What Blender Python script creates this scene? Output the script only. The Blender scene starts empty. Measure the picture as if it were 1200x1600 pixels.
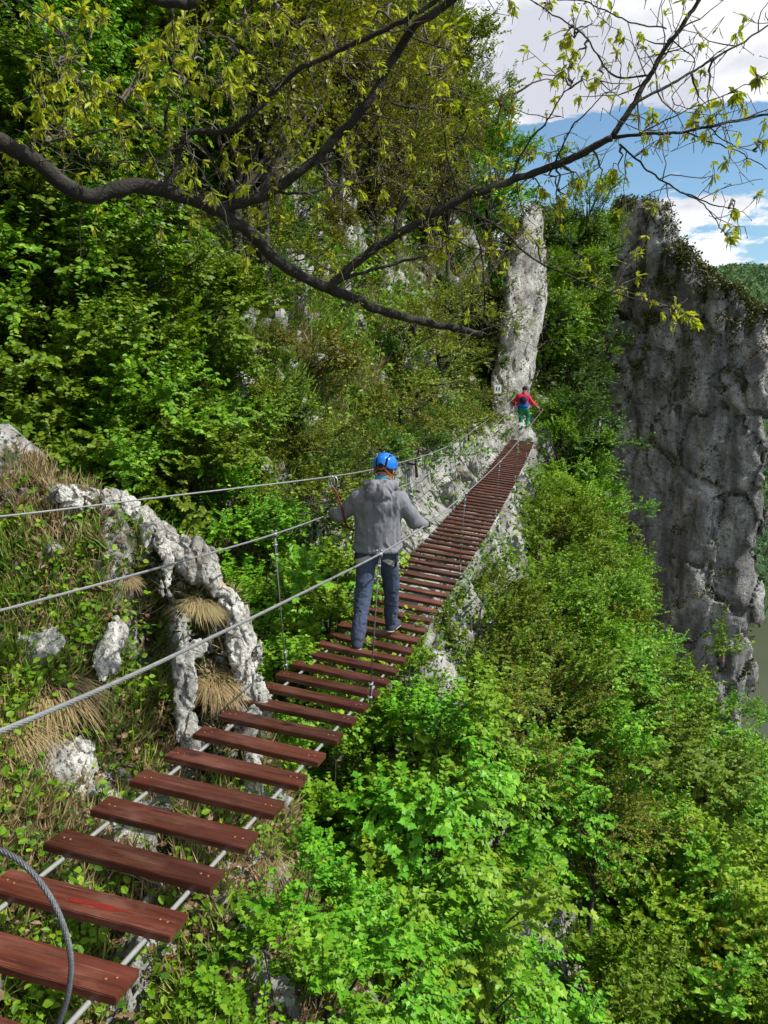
import bpy, bmesh, math, random
import numpy as np
from mathutils import Vector, Matrix
R = math.radians
random.seed(7)
RNG = np.random.default_rng(7)

# ------------------------------------------------------------------ camera, world, sun, exposure
scene = bpy.context.scene
PITCH = R(9.5); CP, SP = math.cos(PITCH), math.sin(PITCH)
cam_d = bpy.data.cameras.new("camera"); cam = bpy.data.objects.new("camera", cam_d)
scene.collection.objects.link(cam)
cam.location = (0, 0, 0); cam.rotation_euler = (R(90) - PITCH, 0, 0)
cam_d.sensor_fit = 'VERTICAL'; cam_d.angle = 2 * math.atan(800 / 1200)
cam_d.clip_start = 0.05; cam_d.clip_end = 3000
scene.camera = cam
scene.render.resolution_x, scene.render.resolution_y = 768, 1024
SUN_EL, SUN_AZ = R(48), R(-14)          # azimuth from +X towards +Y
SUNV = Vector((math.cos(SUN_EL) * math.cos(SUN_AZ), math.cos(SUN_EL) * math.sin(SUN_AZ), math.sin(SUN_EL)))
scene.view_settings.view_transform = 'Standard'; scene.view_settings.look = 'None'
scene.view_settings.gamma = 1; scene.view_settings.exposure = 0.27
scene.cycles.max_bounces = 6; scene.cycles.diffuse_bounces = 3; scene.cycles.glossy_bounces = 2
scene.cycles.transmission_bounces = 4; scene.cycles.transparent_max_bounces = 4
scene.cycles.use_denoising = True

class NT:
    """short node-tree builder"""
    def __init__(s, tree): s.t = tree; s.n = tree.nodes; s.l = tree.links
    def node(s, typ, **kw):
        n = s.n.new(typ)
        for k, v in kw.items():
            if k == 'ins':
                for kk, vv in v.items():
                    if isinstance(vv, bpy.types.NodeSocket): s.l.new(vv, n.inputs[kk])
                    else: n.inputs[kk].default_value = vv
            else: setattr(n, k, v)
        return n
    def noise(s, vec, scale, detail=4, rough=.55, dist=0, out=0):
        return s.node('ShaderNodeTexNoise', ins={'Vector': vec, 'Scale': scale, 'Detail': detail, 'Roughness': rough, 'Distortion': dist}).outputs[out]
    def voro(s, vec, scale, feature='F1', out=0, rnd=1):
        return s.node('ShaderNodeTexVoronoi', feature=feature, ins={'Vector': vec, 'Scale': scale, 'Randomness': rnd}).outputs[out]
    def ramp(s, fac, stops, interp='LINEAR'):
        n = s.node('ShaderNodeValToRGB', ins={'Fac': fac}); cr = n.color_ramp; cr.interpolation = interp
        while len(cr.elements) < len(stops): cr.elements.new(0.5)
        for e, (p, c) in zip(cr.elements, stops):
            e.position = p; e.color = (c, c, c, 1) if isinstance(c, (int, float)) else (*c, 1)
        return n.outputs[0]
    def math(s, op, a, b=0.0, clamp=False):
        return s.node('ShaderNodeMath', operation=op, use_clamp=clamp, ins={0: a, 1: b}).outputs[0]
    def mix(s, f, a, b, blend='MIX'):
        n = s.node('ShaderNodeMix', data_type='RGBA', blend_type=blend)
        for i, v in ((0, f), (6, a), (7, b)):
            if isinstance(v, bpy.types.NodeSocket): s.l.new(v, n.inputs[i])
            else: n.inputs[i].default_value = v if i == 0 else ((*v, 1) if len(v) == 3 else v)
        return n.outputs[2]
    def mapping(s, vec, scale=(1, 1, 1), loc=(0, 0, 0), rot=(0, 0, 0)):
        return s.node('ShaderNodeMapping', ins={'Vector': vec, 'Scale': scale, 'Location': loc, 'Rotation': rot}).outputs[0]

world = bpy.data.worlds.new("World"); scene.world = world; world.use_nodes = True
w = NT(world.node_tree); w.n.clear()
sky = w.node('ShaderNodeTexSky', sky_type='NISHITA', sun_disc=False, sun_elevation=SUN_EL, sun_rotation=math.pi/2 - SUN_AZ,
             altitude=400, air_density=1.1, dust_density=.6, ozone_density=1.6)
geo = w.node('ShaderNodeTexCoord').outputs['Generated']
# project the view direction on a cloud layer far above, so that clouds flatten towards the horizon
sep = w.node('ShaderNodeSeparateXYZ', ins={0: geo})
zz = w.math('ADD', w.math('MAXIMUM', sep.outputs[2], 0.0), 0.16)
cx = w.math('DIVIDE', sep.outputs[0], zz); cy = w.math('DIVIDE', sep.outputs[1], zz)
cv = w.node('ShaderNodeCombineXYZ', ins={0: cx, 1: cy, 2: 0.0}).outputs[0]
n1 = w.noise(w.mapping(cv, loc=(6.05, 1.2, 0)), 1.0, 9, .56, .25)
n2 = w.noise(w.mapping(cv, loc=(3.2, 4.1, 2)), 3.6, 8, .62, .3)
dens = w.math('ADD', n1, w.math('MULTIPLY', w.math('SUBTRACT', n2, .5), .38))
cmask = w.ramp(dens, [(.0, 0), (.468, 0), (.50, .97), (1, 1)])
shade = w.noise(w.mapping(cv, loc=(1.3, 2.1, 5)), 1.7, 6, .55)
ccol = w.ramp(w.math('ADD', w.math('MULTIPLY', shade, .7), w.math('MULTIPLY', dens, .3)), [(.0, (24, 24.1, 24.5)), (.50, (22, 22.1, 22.6)), (.57, (15, 15.4, 17)), (1, (12.5, 13, 15))])
skyc = w.mix(1.0, sky.outputs[0], (2.5, 3.0, 3.1), 'MULTIPLY')
col = w.mix(cmask, skyc, ccol)
bg = w.node('ShaderNodeBackground', ins={'Color': col, 'Strength': 0.040})
wo = w.node('ShaderNodeOutputWorld', ins={'Surface': bg.outputs[0]})

sun_d = bpy.data.lights.new("sun", 'SUN'); sun = bpy.data.objects.new("sun", sun_d); scene.collection.objects.link(sun)
sun_d.energy = 5.0; sun_d.angle = R(.5); sun_d.color = (1, .955, .88)
sun.rotation_euler = SUNV.to_track_quat('Z', 'Y').to_euler()

# ------------------------------------------------------------------ helpers
def PX(px, py, Z):
    u, v = (px - 600) / 1200, (py - 800) / 1200
    return np.array([u * Z, (CP - v * SP) * Z, -(v * CP + SP) * Z])
def project(P):
    P = np.atleast_2d(P); zc = P[:, 1] * CP - P[:, 2] * SP; yc = -(P[:, 2] * CP + P[:, 1] * SP)
    return 600 + 1200 * P[:, 0] / zc, 800 + 1200 * yc / zc, zc

def _hash(ix, iy, iz, seed):
    h = (ix.astype(np.int64) * 374761393 + iy.astype(np.int64) * 668265263 + iz.astype(np.int64) * 2147483647 + seed * 144665) & 0xffffffff
    h = ((h ^ (h >> 13)) * 1274126177) & 0xffffffff
    h = (h ^ (h >> 16)) * 2246822519 & 0xffffffff
    return ((h ^ (h >> 15)) & 0xffffff) / float(0xffffff)
def vnoise(p, seed=0):
    i = np.floor(p).astype(np.int64); f = p - i; f = f * f * (3 - 2 * f); r = 0
    for dx in (0, 1):
        wx = f[..., 0] if dx else 1 - f[..., 0]
        for dy in (0, 1):
            wy = f[..., 1] if dy else 1 - f[..., 1]
            for dz in (0, 1):
                wz = f[..., 2] if dz else 1 - f[..., 2]
                r = r + wx * wy * wz * _hash(i[..., 0] + dx, i[..., 1] + dy, i[..., 2] + dz, seed)
    return r * 2 - 1
def fbm(p, oct=4, seed=0, gain=.5, ridged=False):
    s, a, n = 0, 1, 0
    M = np.array([[.8, .6, 0], [-.6, .8, 0], [0, 0, 1]]) @ np.array([[1, 0, 0], [0, .8, .6], [0, -.6, .8]])
    for o in range(oct):
        v = vnoise(p, seed + o * 17)
        if ridged: v = 1 - 2 * np.abs(v)
        s = s + a * v; n += a; a *= gain; p = (p @ M) * 2.03 + 7.3
    return s / n
def worley(p, seed=0):
    i = np.floor(p).astype(np.int64); d1 = np.full(p.shape[:-1], 9.); d2 = np.full(p.shape[:-1], 9.); idd = np.zeros(p.shape[:-1])
    for dx in (-1, 0, 1):
        for dy in (-1, 0, 1):
            for dz in (-1, 0, 1):
                c = i + np.array([dx, dy, dz])
                q = np.stack([c[..., k] + _hash(c[..., 0], c[..., 1], c[..., 2], seed + 31 * k) for k in range(3)], -1)
                d = np.sqrt(((q - p) ** 2).sum(-1)); hh = _hash(c[..., 0], c[..., 1], c[..., 2], seed + 99)
                near = d < d1
                d2 = np.where(near, d1, np.minimum(d2, d)); idd = np.where(near, hh, idd); d1 = np.where(near, d, d1)
    return d1, d2, idd
def sstep(a, b, x):
    t = np.clip((x - a) / (b - a), 0, 1); return t * t * (3 - 2 * t)

def mesh_np(name, V, faces, mats, smooth=True, attrs=None, midx=None):
    """faces: list of int arrays (n,3) or (n,4)"""
    me = bpy.data.meshes.new(name); V = np.asarray(V, dtype=np.float32)
    faces = [np.asarray(f, dtype=np.int32) for f in faces if len(f)]
    me.vertices.add(len(V)); me.vertices.foreach_set('co', V.ravel())
    loops = np.concatenate([f.ravel() for f in faces]); tot = np.concatenate([np.full(len(f), f.shape[1], dtype=np.int32) for f in faces])
    me.loops.add(len(loops)); me.loops.foreach_set('vertex_index', loops)
    me.polygons.add(len(tot)); st = np.concatenate([[0], np.cumsum(tot)[:-1]]).astype(np.int32)
    me.polygons.foreach_set('loop_start', st); me.polygons.foreach_set('loop_total', tot)
    me.polygons.foreach_set('use_smooth', np.full(len(tot), bool(smooth)))
    for m in (mats if isinstance(mats, (list, tuple)) else [mats]): me.materials.append(m)
    if midx is not None: me.polygons.foreach_set('material_index', np.asarray(midx, dtype=np.int32))
    if attrs:
        for k, a in attrs.items():
            at = me.attributes.new(k, 'FLOAT', 'POINT'); at.data.foreach_set('value', np.asarray(a, dtype=np.float32))
    me.update(calc_edges=True); me.validate(clean_customdata=False)
    return me
def link(name, data, parent=None, loc=None):
    o = bpy.data.objects.new(name, data); scene.collection.objects.link(o)
    if parent is not None: o.parent = parent
    if loc is not None: o.location = loc
    return o
def tag(o, label=None, cat=None, group=None, kind=None):
    if label: o['label'] = label
    if cat: o['category'] = cat
    if group: o['group'] = group
    if kind: o['kind'] = kind
    return o
def thing(name, loc, label, cat, group=None, rz=0):
    o = link(name, None, loc=loc); o.rotation_euler = (0, 0, rz); o.empty_display_size = .1
    return tag(o, label, cat, group)
def copy_tree(root, loc, rz=0, sc=1, label=None, group=None):
    r = root.copy(); scene.collection.objects.link(r); r.location = loc; r.rotation_euler = (0, 0, rz); r.scale = (sc,) * 3
    if label: r['label'] = label
    if group: r['group'] = group
    for ch in list(root.children):
        c = ch.copy(); scene.collection.objects.link(c); c.parent = r
        for g in list(ch.children):
            d = g.copy(); scene.collection.objects.link(d); d.parent = c
    return r

class MB:
    """collects simple shapes into ONE mesh"""
    def __init__(s): s.V = []; s.F3 = []; s.F4 = []; s.n = 0
    def add(s, V, F4=(), F3=()):
        V = np.asarray(V, float).reshape(-1, 3)
        if len(F4): s.F4.append(np.asarray(F4) + s.n)
        if len(F3): s.F3.append(np.asarray(F3) + s.n)
        s.V.append(V); s.n += len(V)
    def tube(s, pts, rad, sides=8, cap=True):
        pts = np.asarray(pts, float); m = len(pts); rad = np.broadcast_to(np.asarray(rad, float), (m,))
        t = np.gradient(pts, axis=0); t /= np.linalg.norm(t, axis=1)[:, None] + 1e-12
        up = np.array([0, 0, 1.]) if abs(t[0, 2]) < .9 else np.array([1., 0, 0])
        a = np.cross(t[0], up); a /= np.linalg.norm(a); A = []
        for k in range(m):
            a = a - t[k] * a.dot(t[k]); a /= np.linalg.norm(a) + 1e-12; A.append(a)
        A = np.array(A); B = np.cross(t, A)
        th = np.arange(sides) * 2 * np.pi / sides
        V = pts[:, None] + rad[:, None, None] * (np.cos(th)[None, :, None] * A[:, None] + np.sin(th)[None, :, None] * B[:, None])
        k, j = np.meshgrid(np.arange(m - 1), np.arange(sides), indexing='ij'); j2 = (j + 1) % sides
        F = np.stack([k * sides + j, k * sides + j2, (k + 1) * sides + j2, (k + 1) * sides + j], -1).reshape(-1, 4)
        V = V.reshape(-1, 3); F3 = []
        if cap:
            V = np.vstack([V, pts[:1], pts[-1:]]); c0, c1 = m * sides, m * sides + 1
            for j in range(sides):
                F3.append((c0, (j + 1) % sides, j)); F3.append((c1, (m - 1) * sides + j, (m - 1) * sides + (j + 1) % sides))
        s.add(V, F, F3); return s
    def box(s, c, size, M=None, bev=0.0):
        hx, hy, hz = np.asarray(size) / 2.; V = []
        b = bev
        if b <= 0:
            V = np.array([(x, y, z) for z in (-hz, hz) for y in (-hy, hy) for x in (-hx, hx)])
            F = [(0, 2, 3, 1), (4, 5, 7, 6), (0, 1, 5, 4), (2, 6, 7, 3), (0, 4, 6, 2), (1, 3, 7, 5)]; F3 = []
        else:
            bm = bmesh.new(); bmesh.ops.create_cube(bm, size=1); bmesh.ops.scale(bm, vec=(2 * hx, 2 * hy, 2 * hz), verts=bm.verts)
            bmesh.ops.bevel(bm, geom=bm.edges[:], offset=b, segments=2, affect='EDGES')
            bm.verts.index_update(); V = np.array([v.co[:] for v in bm.verts])
            F = [[v.index for v in f.verts] for f in bm.faces if len(f.verts) == 4]; F3 = [[v.index for v in f.verts] for f in bm.faces if len(f.verts) == 3]; bm.free()
        if M is not None: V = V @ np.asarray(M).T
        s.add(V + np.asarray(c), F, F3); return s
    def ball(s, c, r, sc=(1, 1, 1), seg=12, rings=8, M=None):
        V = []; F = []
        for i in range(rings + 1):
            ph = math.pi * i / rings
            for j in range(seg):
                th = 2 * math.pi * j / seg
                V.append((r * sc[0] * math.sin(ph) * math.cos(th), r * sc[1] * math.sin(ph) * math.sin(th), r * sc[2] * math.cos(ph)))
        for i in range(rings):
            for j in range(seg):
                j2 = (j + 1) % seg; F.append((i * seg + j, (i + 1) * seg + j, (i + 1) * seg + j2, i * seg + j2))
        V = np.array(V)
        if M is not None: V = V @ np.asarray(M).T
        s.add(V + np.asarray(c), F); return s
    def mesh(s, name, mat, smooth=True):
        return mesh_np(name, np.vstack(s.V), [np.vstack(s.F4) if s.F4 else [], np.vstack(s.F3) if s.F3 else []], mat, smooth)
    def obj(s, name, mat, parent=None, smooth=True): return link(name, s.mesh(name, mat, smooth), parent)

def surf_net(f, lo, hi, h):
    lo = np.asarray(lo, float); n = np.ceil((np.asarray(hi) - lo) / h).astype(int) + 1
    g = np.stack(np.meshgrid(*[lo[k] + h * np.arange(n[k]) for k in range(3)], indexing='ij'), -1)
    v = f(g); ins = v < 0
    cs = tuple(n - 1); S = np.zeros(cs + (3,)); C = np.zeros(cs)
    for ax in range(3):
        o = [k for k in range(3) if k != ax]
        a = [slice(None)] * 3; b = [slice(None)] * 3; a[ax] = slice(0, -1); b[ax] = slice(1, None)
        va, vb = v[tuple(a)], v[tuple(b)]; cr = (va < 0) != (vb < 0)
        t = np.where(cr, va / np.where(cr, va - vb, 1), 0)
        p = g[tuple(a)].copy(); p[..., ax] += t * h; p *= cr[..., None]
        for d0 in (0, 1):
            for d1 in (0, 1):
                s = [slice(None)] * 3
                s[o[0]] = slice(d0, d0 + cs[o[0]]); s[o[1]] = slice(d1, d1 + cs[o[1]])
                S += p[tuple(s)]; C += cr[tuple(s)]
    m = C > 0; idx = -np.ones(cs, dtype=np.int64); idx[m] = np.arange(m.sum()); V = S[m] / C[m][:, None]
    Q = []
    for ax in range(3):
        o = [(1, 2), (2, 0), (0, 1)][ax]
        a = [slice(1, -1)] * 3; b = [slice(1, -1)] * 3; a[ax] = slice(0, -1); b[ax] = slice(1, None)
        cr = ins[tuple(a)] != ins[tuple(b)]; I = np.argwhere(cr)
        if not len(I): continue
        I2 = I.copy(); off = np.ones(3, int); off[ax] = 0; I2 += off
        sign = ins[tuple(a)][cr]
        q = []
        for e0, e1 in ((-1, -1), (0, -1), (0, 0), (-1, 0)):
            J = I2.copy(); J[:, o[0]] += e0; J[:, o[1]] += e1; q.append(idx[J[:, 0], J[:, 1], J[:, 2]])
        q = np.stack(q, -1); q[~sign] = q[~sign][:, ::-1]; Q.append(q)
    Q = np.vstack(Q); Q = Q[(Q >= 0).all(1)]
    return V, Q
def smin(a, b, k):
    h = np.clip(.5 + .5 * (b - a) / k, 0, 1); return b * (1 - h) + a * h - k * h * (1 - h)
def cone(p, a, b, ra, rb):
    a = np.asarray(a, float); b = np.asarray(b, float); ab = b - a
    t = np.clip(((p - a) @ ab) / ab.dot(ab), 0, 1)
    return np.linalg.norm(p - a - t[..., None] * ab, axis=-1) - (ra + (rb - ra) * t)
def ell(p, c, r, M=None):
    q = p - np.asarray(c)
    if M is not None: q = q @ np.asarray(M)
    q = q / np.asarray(r); k = np.linalg.norm(q, axis=-1)
    return (k - 1) * min(r)
def euler(x=0, y=0, z=0):
    return np.array((Matrix.Rotation(z, 3, 'Z') @ Matrix.Rotation(y, 3, 'Y') @ Matrix.Rotation(x, 3, 'X')))

# ------------------------------------------------------------------ materials
def newmat(name):
    m = bpy.data.materials.new(name); m.use_nodes = True; t = NT(m.node_tree); t.n.clear()
    out = t.node('ShaderNodeOutputMaterial'); return m, t, out
def principled(t, out, **kw):
    b = t.node('ShaderNodeBsdfPrincipled', ins={k.replace('_', ' '): v for k, v in kw.items()})
    t.l.new(b.outputs[0], out.inputs[0]); return b
def simple(name, col, rough=.6, metal=0, var=.15, scale=8, bump=.1, bscale=60, spec=.5):
    m, t, out = newmat(name); tc = t.node('ShaderNodeTexCoord').outputs['Object']
    n = t.noise(tc, scale, 5); c = t.mix(n, tuple(x * (1 - var) for x in col), tuple(min(1, x * (1 + var)) for x in col))
    bp = t.node('ShaderNodeBump', ins={'Strength': bump, 'Distance': .01, 'Height': t.noise(tc, bscale, 4)}).outputs[0]
    principled(t, out, Base_Color=c, Roughness=rough, Metallic=metal, Normal=bp, **{'Specular_IOR_Level': spec}); return m

def rock_color(t, pos, sc=1.0, dark=.5, tint=(1, 1, 1)):
    """weathered limestone: pale grey with darker weathering, streaks down the face, pits and ochre lichen"""
    n1 = t.noise(pos, 1.3 * sc, 8, .62); n2 = t.noise(pos, 9 * sc, 6, .6)
    st = t.noise(t.mapping(pos, scale=(2.2 * sc, 2.2 * sc, .35 * sc)), 1.0, 6, .6)
    c = t.ramp(n1, [(.30, (.10, .10, .095)), (.43, (.27, .265, .25)), (.55, (.46, .455, .43)), (.72, (.60, .59, .56))])
    c = t.mix(t.ramp(st, [(.42, 0), (.62, dark)]), c, (.085, .083, .08))
    c = t.mix(t.ramp(n2, [(.36, .85), (.47, 0)]), c, (.09, .085, .075))
    li = t.noise(pos, 3.1 * sc, 5, .6, .6)
    c = t.mix(t.ramp(li, [(.63, 0), (.70, .6)]), c, (.38, .20, .055))
    n3 = t.noise(pos, 34 * sc, 4, .7); c = t.mix(t.ramp(n3, [(.36, .7), (.5, 0)]), c, (.13, .125, .115))
    return t.mix(1, c, tint, 'MULTIPLY')
def rock_bump(t, pos, sc=1.0, strength=.9, dist=.12):
    a = t.noise(pos, 3 * sc, 9, .66, .3); b = t.voro(t.mapping(pos, scale=(1, 1, .6)), 5 * sc, 'DISTANCE_TO_EDGE')
    c = t.noise(pos, 22 * sc, 5, .6)
    h = t.math('ADD', t.math('ADD', a, t.math('MULTIPLY', t.ramp(b, [(0, 0), (.06, 1)]), .05)), t.math('MULTIPLY', c, .45))
    return t.node('ShaderNodeBump', ins={'Strength': strength, 'Distance': dist, 'Height': h}).outputs[0]
def make_rock(name, sc=1.0, moss=.5, dark=.5, tint=(1, 1, 1), dist=.12, mosscol=(.07, .085, .02)):
    m, t, out = newmat(name); g = t.node('ShaderNodeNewGeometry'); pos = g.outputs['Position']
    c = rock_color(t, pos, sc, dark, tint)
    nz = t.node('ShaderNodeSeparateXYZ', ins={0: g.outputs['Normal']}).outputs[2]
    mm = t.math('ADD', nz, t.math('MULTIPLY', t.math('SUBTRACT', t.noise(pos, 1.6 * sc, 7, .65), .5), 2.2))
    mk = t.ramp(mm, [(.62, 0), (.82, moss)])
    mc = t.mix(t.noise(pos, 7, 4), mosscol, (mosscol[0] * 1.7, mosscol[1] * .95, mosscol[2]))
    c = t.mix(mk, c, mc)
    principled(t, out, Base_Color=c, Roughness=.9, Normal=rock_bump(t, pos, sc, .9, dist)); return m
M_ROCK = make_rock('limestone', 1.3, .55, .5)
M_ROCK2 = make_rock('karst_limestone', 2.6, .25, .15, (1.3, 1.3, 1.27), dist=.035)
M_MOSSY = make_rock('mossy_limestone', 2.2, 1.0, .4, (1.1, 1.1, 1.05), dist=.05, mosscol=(.045, .035, .010))
M_SPIRE = make_rock('spire_limestone', .9, .3, .12, (1.25, 1.24, 1.2), dist=.2)
M_CRAG = make_rock('crag_limestone', .5, .8, .85, (1.25, 1.27, 1.33), dist=.8, mosscol=(.055, .06, .018))

def ground_mat():
    m, t, out = newmat('ground'); g = t.node('ShaderNodeNewGeometry'); pos = g.outputs['Position']
    at = t.node('ShaderNodeAttribute', attribute_name='rock').outputs['Fac']
    rk = rock_color(t, pos, 1.2, .45)
    so = t.ramp(t.noise(pos, 2.6, 9, .7), [(.3, (.012, .009, .005)), (.48, (.045, .032, .014)), (.58, (.085, .06, .03)), (.7, (.17, .14, .09))])
    gr = t.ramp(t.noise(pos, 16, 5, .6), [(.3, (.012, .022, .006)), (.6, (.045, .075, .014)), (.8, (.10, .09, .025))])
    so = t.mix(t.ramp(t.noise(pos, .9, 6, .6), [(.42, 0), (.55, .85)]), so, gr)
    lit = t.voro(pos, 26, out=1)
    ll = t.ramp(t.node('ShaderNodeSeparateColor', ins={0: lit}).outputs[0], [(.72, 0), (.8, .75)])
    so = t.mix(ll, so, (.19, .135, .08))
    mm = t.math('ADD', at, t.math('MULTIPLY', t.math('SUBTRACT', t.noise(pos, 3.2, 8, .7), .5), .9))
    k = t.ramp(mm, [(.46, 0), (.54, 1)])
    principled(t, out, Base_Color=t.mix(k, so, rk), Roughness=.92, Normal=rock_bump(t, pos, 1.3, .9, .1)); return m
M_GROUND = ground_mat()

def leaf_mat(name, c1, c2, c3=None, trans=.31, rough=.42, gv=.62, tt=(1.25, 1.15, .5), hv=.045):
    m, t, out = newmat(name); g = t.node('ShaderNodeNewGeometry'); ri = g.outputs['Random Per Island']
    st = [(0, c1), (.75, c2)] + ([(1, c3)] if c3 else [])
    c = t.ramp(ri, st)
    ob = t.node('ShaderNodeObjectInfo').outputs['Random']
    hs = t.node('ShaderNodeHueSaturation', ins={'Hue': t.math('ADD', .5, t.math('MULTIPLY', t.math('SUBTRACT', ob, .5), hv)),
        'Value': t.math('ADD', 1 - gv / 2, t.math('MULTIPLY', ob, gv)), 'Color': c}).outputs[0]
    pos = g.outputs['Position']
    hs = t.mix(t.ramp(t.noise(pos, .8, 3), [(.35, .0), (.65, .32 if hv else 0)]), hs, t.mix(1, hs, (1.2, 1.0, .7), 'MULTIPLY'))
    b = t.node('ShaderNodeBsdfPrincipled', ins={'Base Color': hs, 'Roughness': rough, 'Specular IOR Level': .22})
    tr = t.node('ShaderNodeBsdfTranslucent', ins={'Color': t.mix(1, hs, tt, 'MULTIPLY')})
    mx = t.node('ShaderNodeMixShader', ins={0: trans, 1: b.outputs[0], 2: tr.outputs[0]}); t.l.new(mx.outputs[0], out.inputs[0]); return m
L_GREEN = leaf_mat('leaf_green', (.07, .18, .010), (.155, .31, .016), (.28, .42, .03))
L_MAPLE = leaf_mat('leaf_maple', (.11, .27, .014), (.18, .38, .022), (.28, .47, .035), gv=.3)
L_LIME = leaf_mat('leaf_lime', (.15, .26, .016), (.25, .37, .025), (.34, .42, .04))
L_OLIVE = leaf_mat('leaf_olive', (.07, .10, .010), (.16, .19, .015), (.28, .28, .025))
L_OAK = leaf_mat('leaf_oak', (.38, .46, .03), (.52, .57, .04), (.64, .64, .07), trans=.5, gv=.05, tt=(1.0, 1.0, .5), hv=0)
L_SCRUB = leaf_mat('leaf_scrub', (.035, .10, .010), (.08, .18, .014), (.15, .25, .03))
L_DARK = leaf_mat('leaf_dark', (.025, .085, .010), (.055, .14, .014), (.10, .19, .02))
L_GRASS = leaf_mat('grass_blade', (.09, .17, .02), (.18, .27, .03), (.34, .34, .10), trans=.25, tt=(1, 1, .6))
L_DRY = leaf_mat('dry_grass', (.30, .24, .12), (.42, .35, .19), (.20, .15, .08), trans=.2, tt=(1, 1, .8), hv=.015, gv=.25)
L_FAR = leaf_mat('far_leaf', (.03, .085, .02), (.06, .13, .025), (.10, .18, .035), trans=.2)
L_MOSS = leaf_mat('moss_leaf', (.03, .05, .008), (.07, .09, .014), (.14, .13, .025), trans=.15, tt=(1, 1, .6))
L_LITTER = leaf_mat('leaf_litter', (.12, .07, .035), (.22, .15, .085), (.30, .23, .15), trans=.1)
L_FLOWER = leaf_mat('yellow_petal', (.6, .38, .01), (.7, .45, .02), trans=.2)

def bark_mat(name, c1, c2, lichen=.3, sc=1):
    m, t, out = newmat(name); p = t.node('ShaderNodeTexCoord').outputs['Object']
    n = t.noise(p, 9 * sc, 7, .65, .4); c = t.ramp(n, [(.3, c1), (.7, c2)])
    c = t.mix(t.ramp(t.noise(p, 4 * sc, 6, .65), [(.56, 0), (.66, lichen)]), c, (.22, .22, .17))
    h = t.math('ADD', t.noise(p, 30 * sc, 6, .7, .5), t.noise(p, 90 * sc, 3))
    bp = t.node('ShaderNodeBump', ins={'Strength': .8, 'Distance': .012, 'Height': h}).outputs[0]
    principled(t, out, Base_Color=c, Roughness=.85, Normal=bp); return m
M_BARK = bark_mat('oak_bark', (.007, .006, .0045), (.032, .027, .019), .25)
M_BARK2 = bark_mat('tree_bark', (.02, .017, .012), (.07, .06, .042), .2)
M_TWIG = bark_mat('pale_twig', (.05, .042, .03), (.17, .15, .11), .3)

def plank_mat():
    m, t, out = newmat('red_stained_wood'); p0 = t.node('ShaderNodeTexCoord').outputs['Object']
    ob = t.node('ShaderNodeObjectInfo').outputs['Random']
    off = t.node('ShaderNodeCombineXYZ', ins={0: t.math('MULTIPLY', ob, 37), 1: t.math('MULTIPLY', ob, 91), 2: 0.0}).outputs[0]
    p = t.node('ShaderNodeVectorMath', operation='ADD', ins={0: p0, 1: off}).outputs[0]
    g1 = t.noise(t.mapping(p, scale=(1.6, 26, 26)), 1.0, 6, .65, .35)
    g2 = t.noise(t.mapping(p, scale=(3, 110, 60)), 1.0, 4, .6)
    pt = t.noise(t.mapping(p, scale=(2.6, 5, 5)), 1.0, 5, .6)
    c = t.ramp(g1, [(.3, (.032, .0075, .0045)), (.5, (.078, .018, .0105)), (.72, (.130, .034, .020))])
    c = t.mix(t.ramp(pt, [(.54, 0), (.70, .5)]), c, (.20, .085, .055))
    c = t.mix(t.ramp(g2, [(.58, 0), (.72, .65)]), c, (.24, .135, .10))
    hs = t.node('ShaderNodeHueSaturation', ins={'Value': t.math('ADD', .62, t.math('MULTIPLY', ob, .62)), 'Color': c}).outputs[0]
    wear = t.math('MULTIPLY', t.ramp(t.math('ABSOLUTE', t.node('ShaderNodeSeparateXYZ', ins={0: p0}).outputs[0]), [(.12, 1), (.30, 0)]), t.ramp(t.noise(t.mapping(p, scale=(4, 14, 9)), 1.0, 6, .7), [(.46, 0), (.70, .4)]))
    hs = t.mix(wear, hs, (.16, .085, .06))
    rg = t.ramp(pt, [(.3, .30), (.7, .52)])
    h = t.math('ADD', g1, t.math('MULTIPLY', g2, .5))
    bp = t.node('ShaderNodeBump', ins={'Strength': .35, 'Distance': .004, 'Height': h}).outputs[0]
    principled(t, out, Base_Color=hs, Roughness=rg, Normal=bp); return m
M_PLANK = plank_mat()
M_STEEL = simple('galvanised_steel', (.27, .275, .28), .5, .4, .3, 30, .25, 300)
M_ROPE = simple('pale_deck_cable', (.27, .27, .26), .6, .2, .2, 40, .3, 200)
M_DARKCABLE = simple('dark_wire_rope', (.13, .14, .15), .45, .5, .3, 40, .4, 300)
M_SCREW = simple('rusty_screw', (.32, .13, .06), .4, .7, .3, 200, .2, 300)
M_REDWORN = simple('worn_red_paint', (.17, .012, .008), .45, 0, .3, 30, .2, 90)

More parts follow.
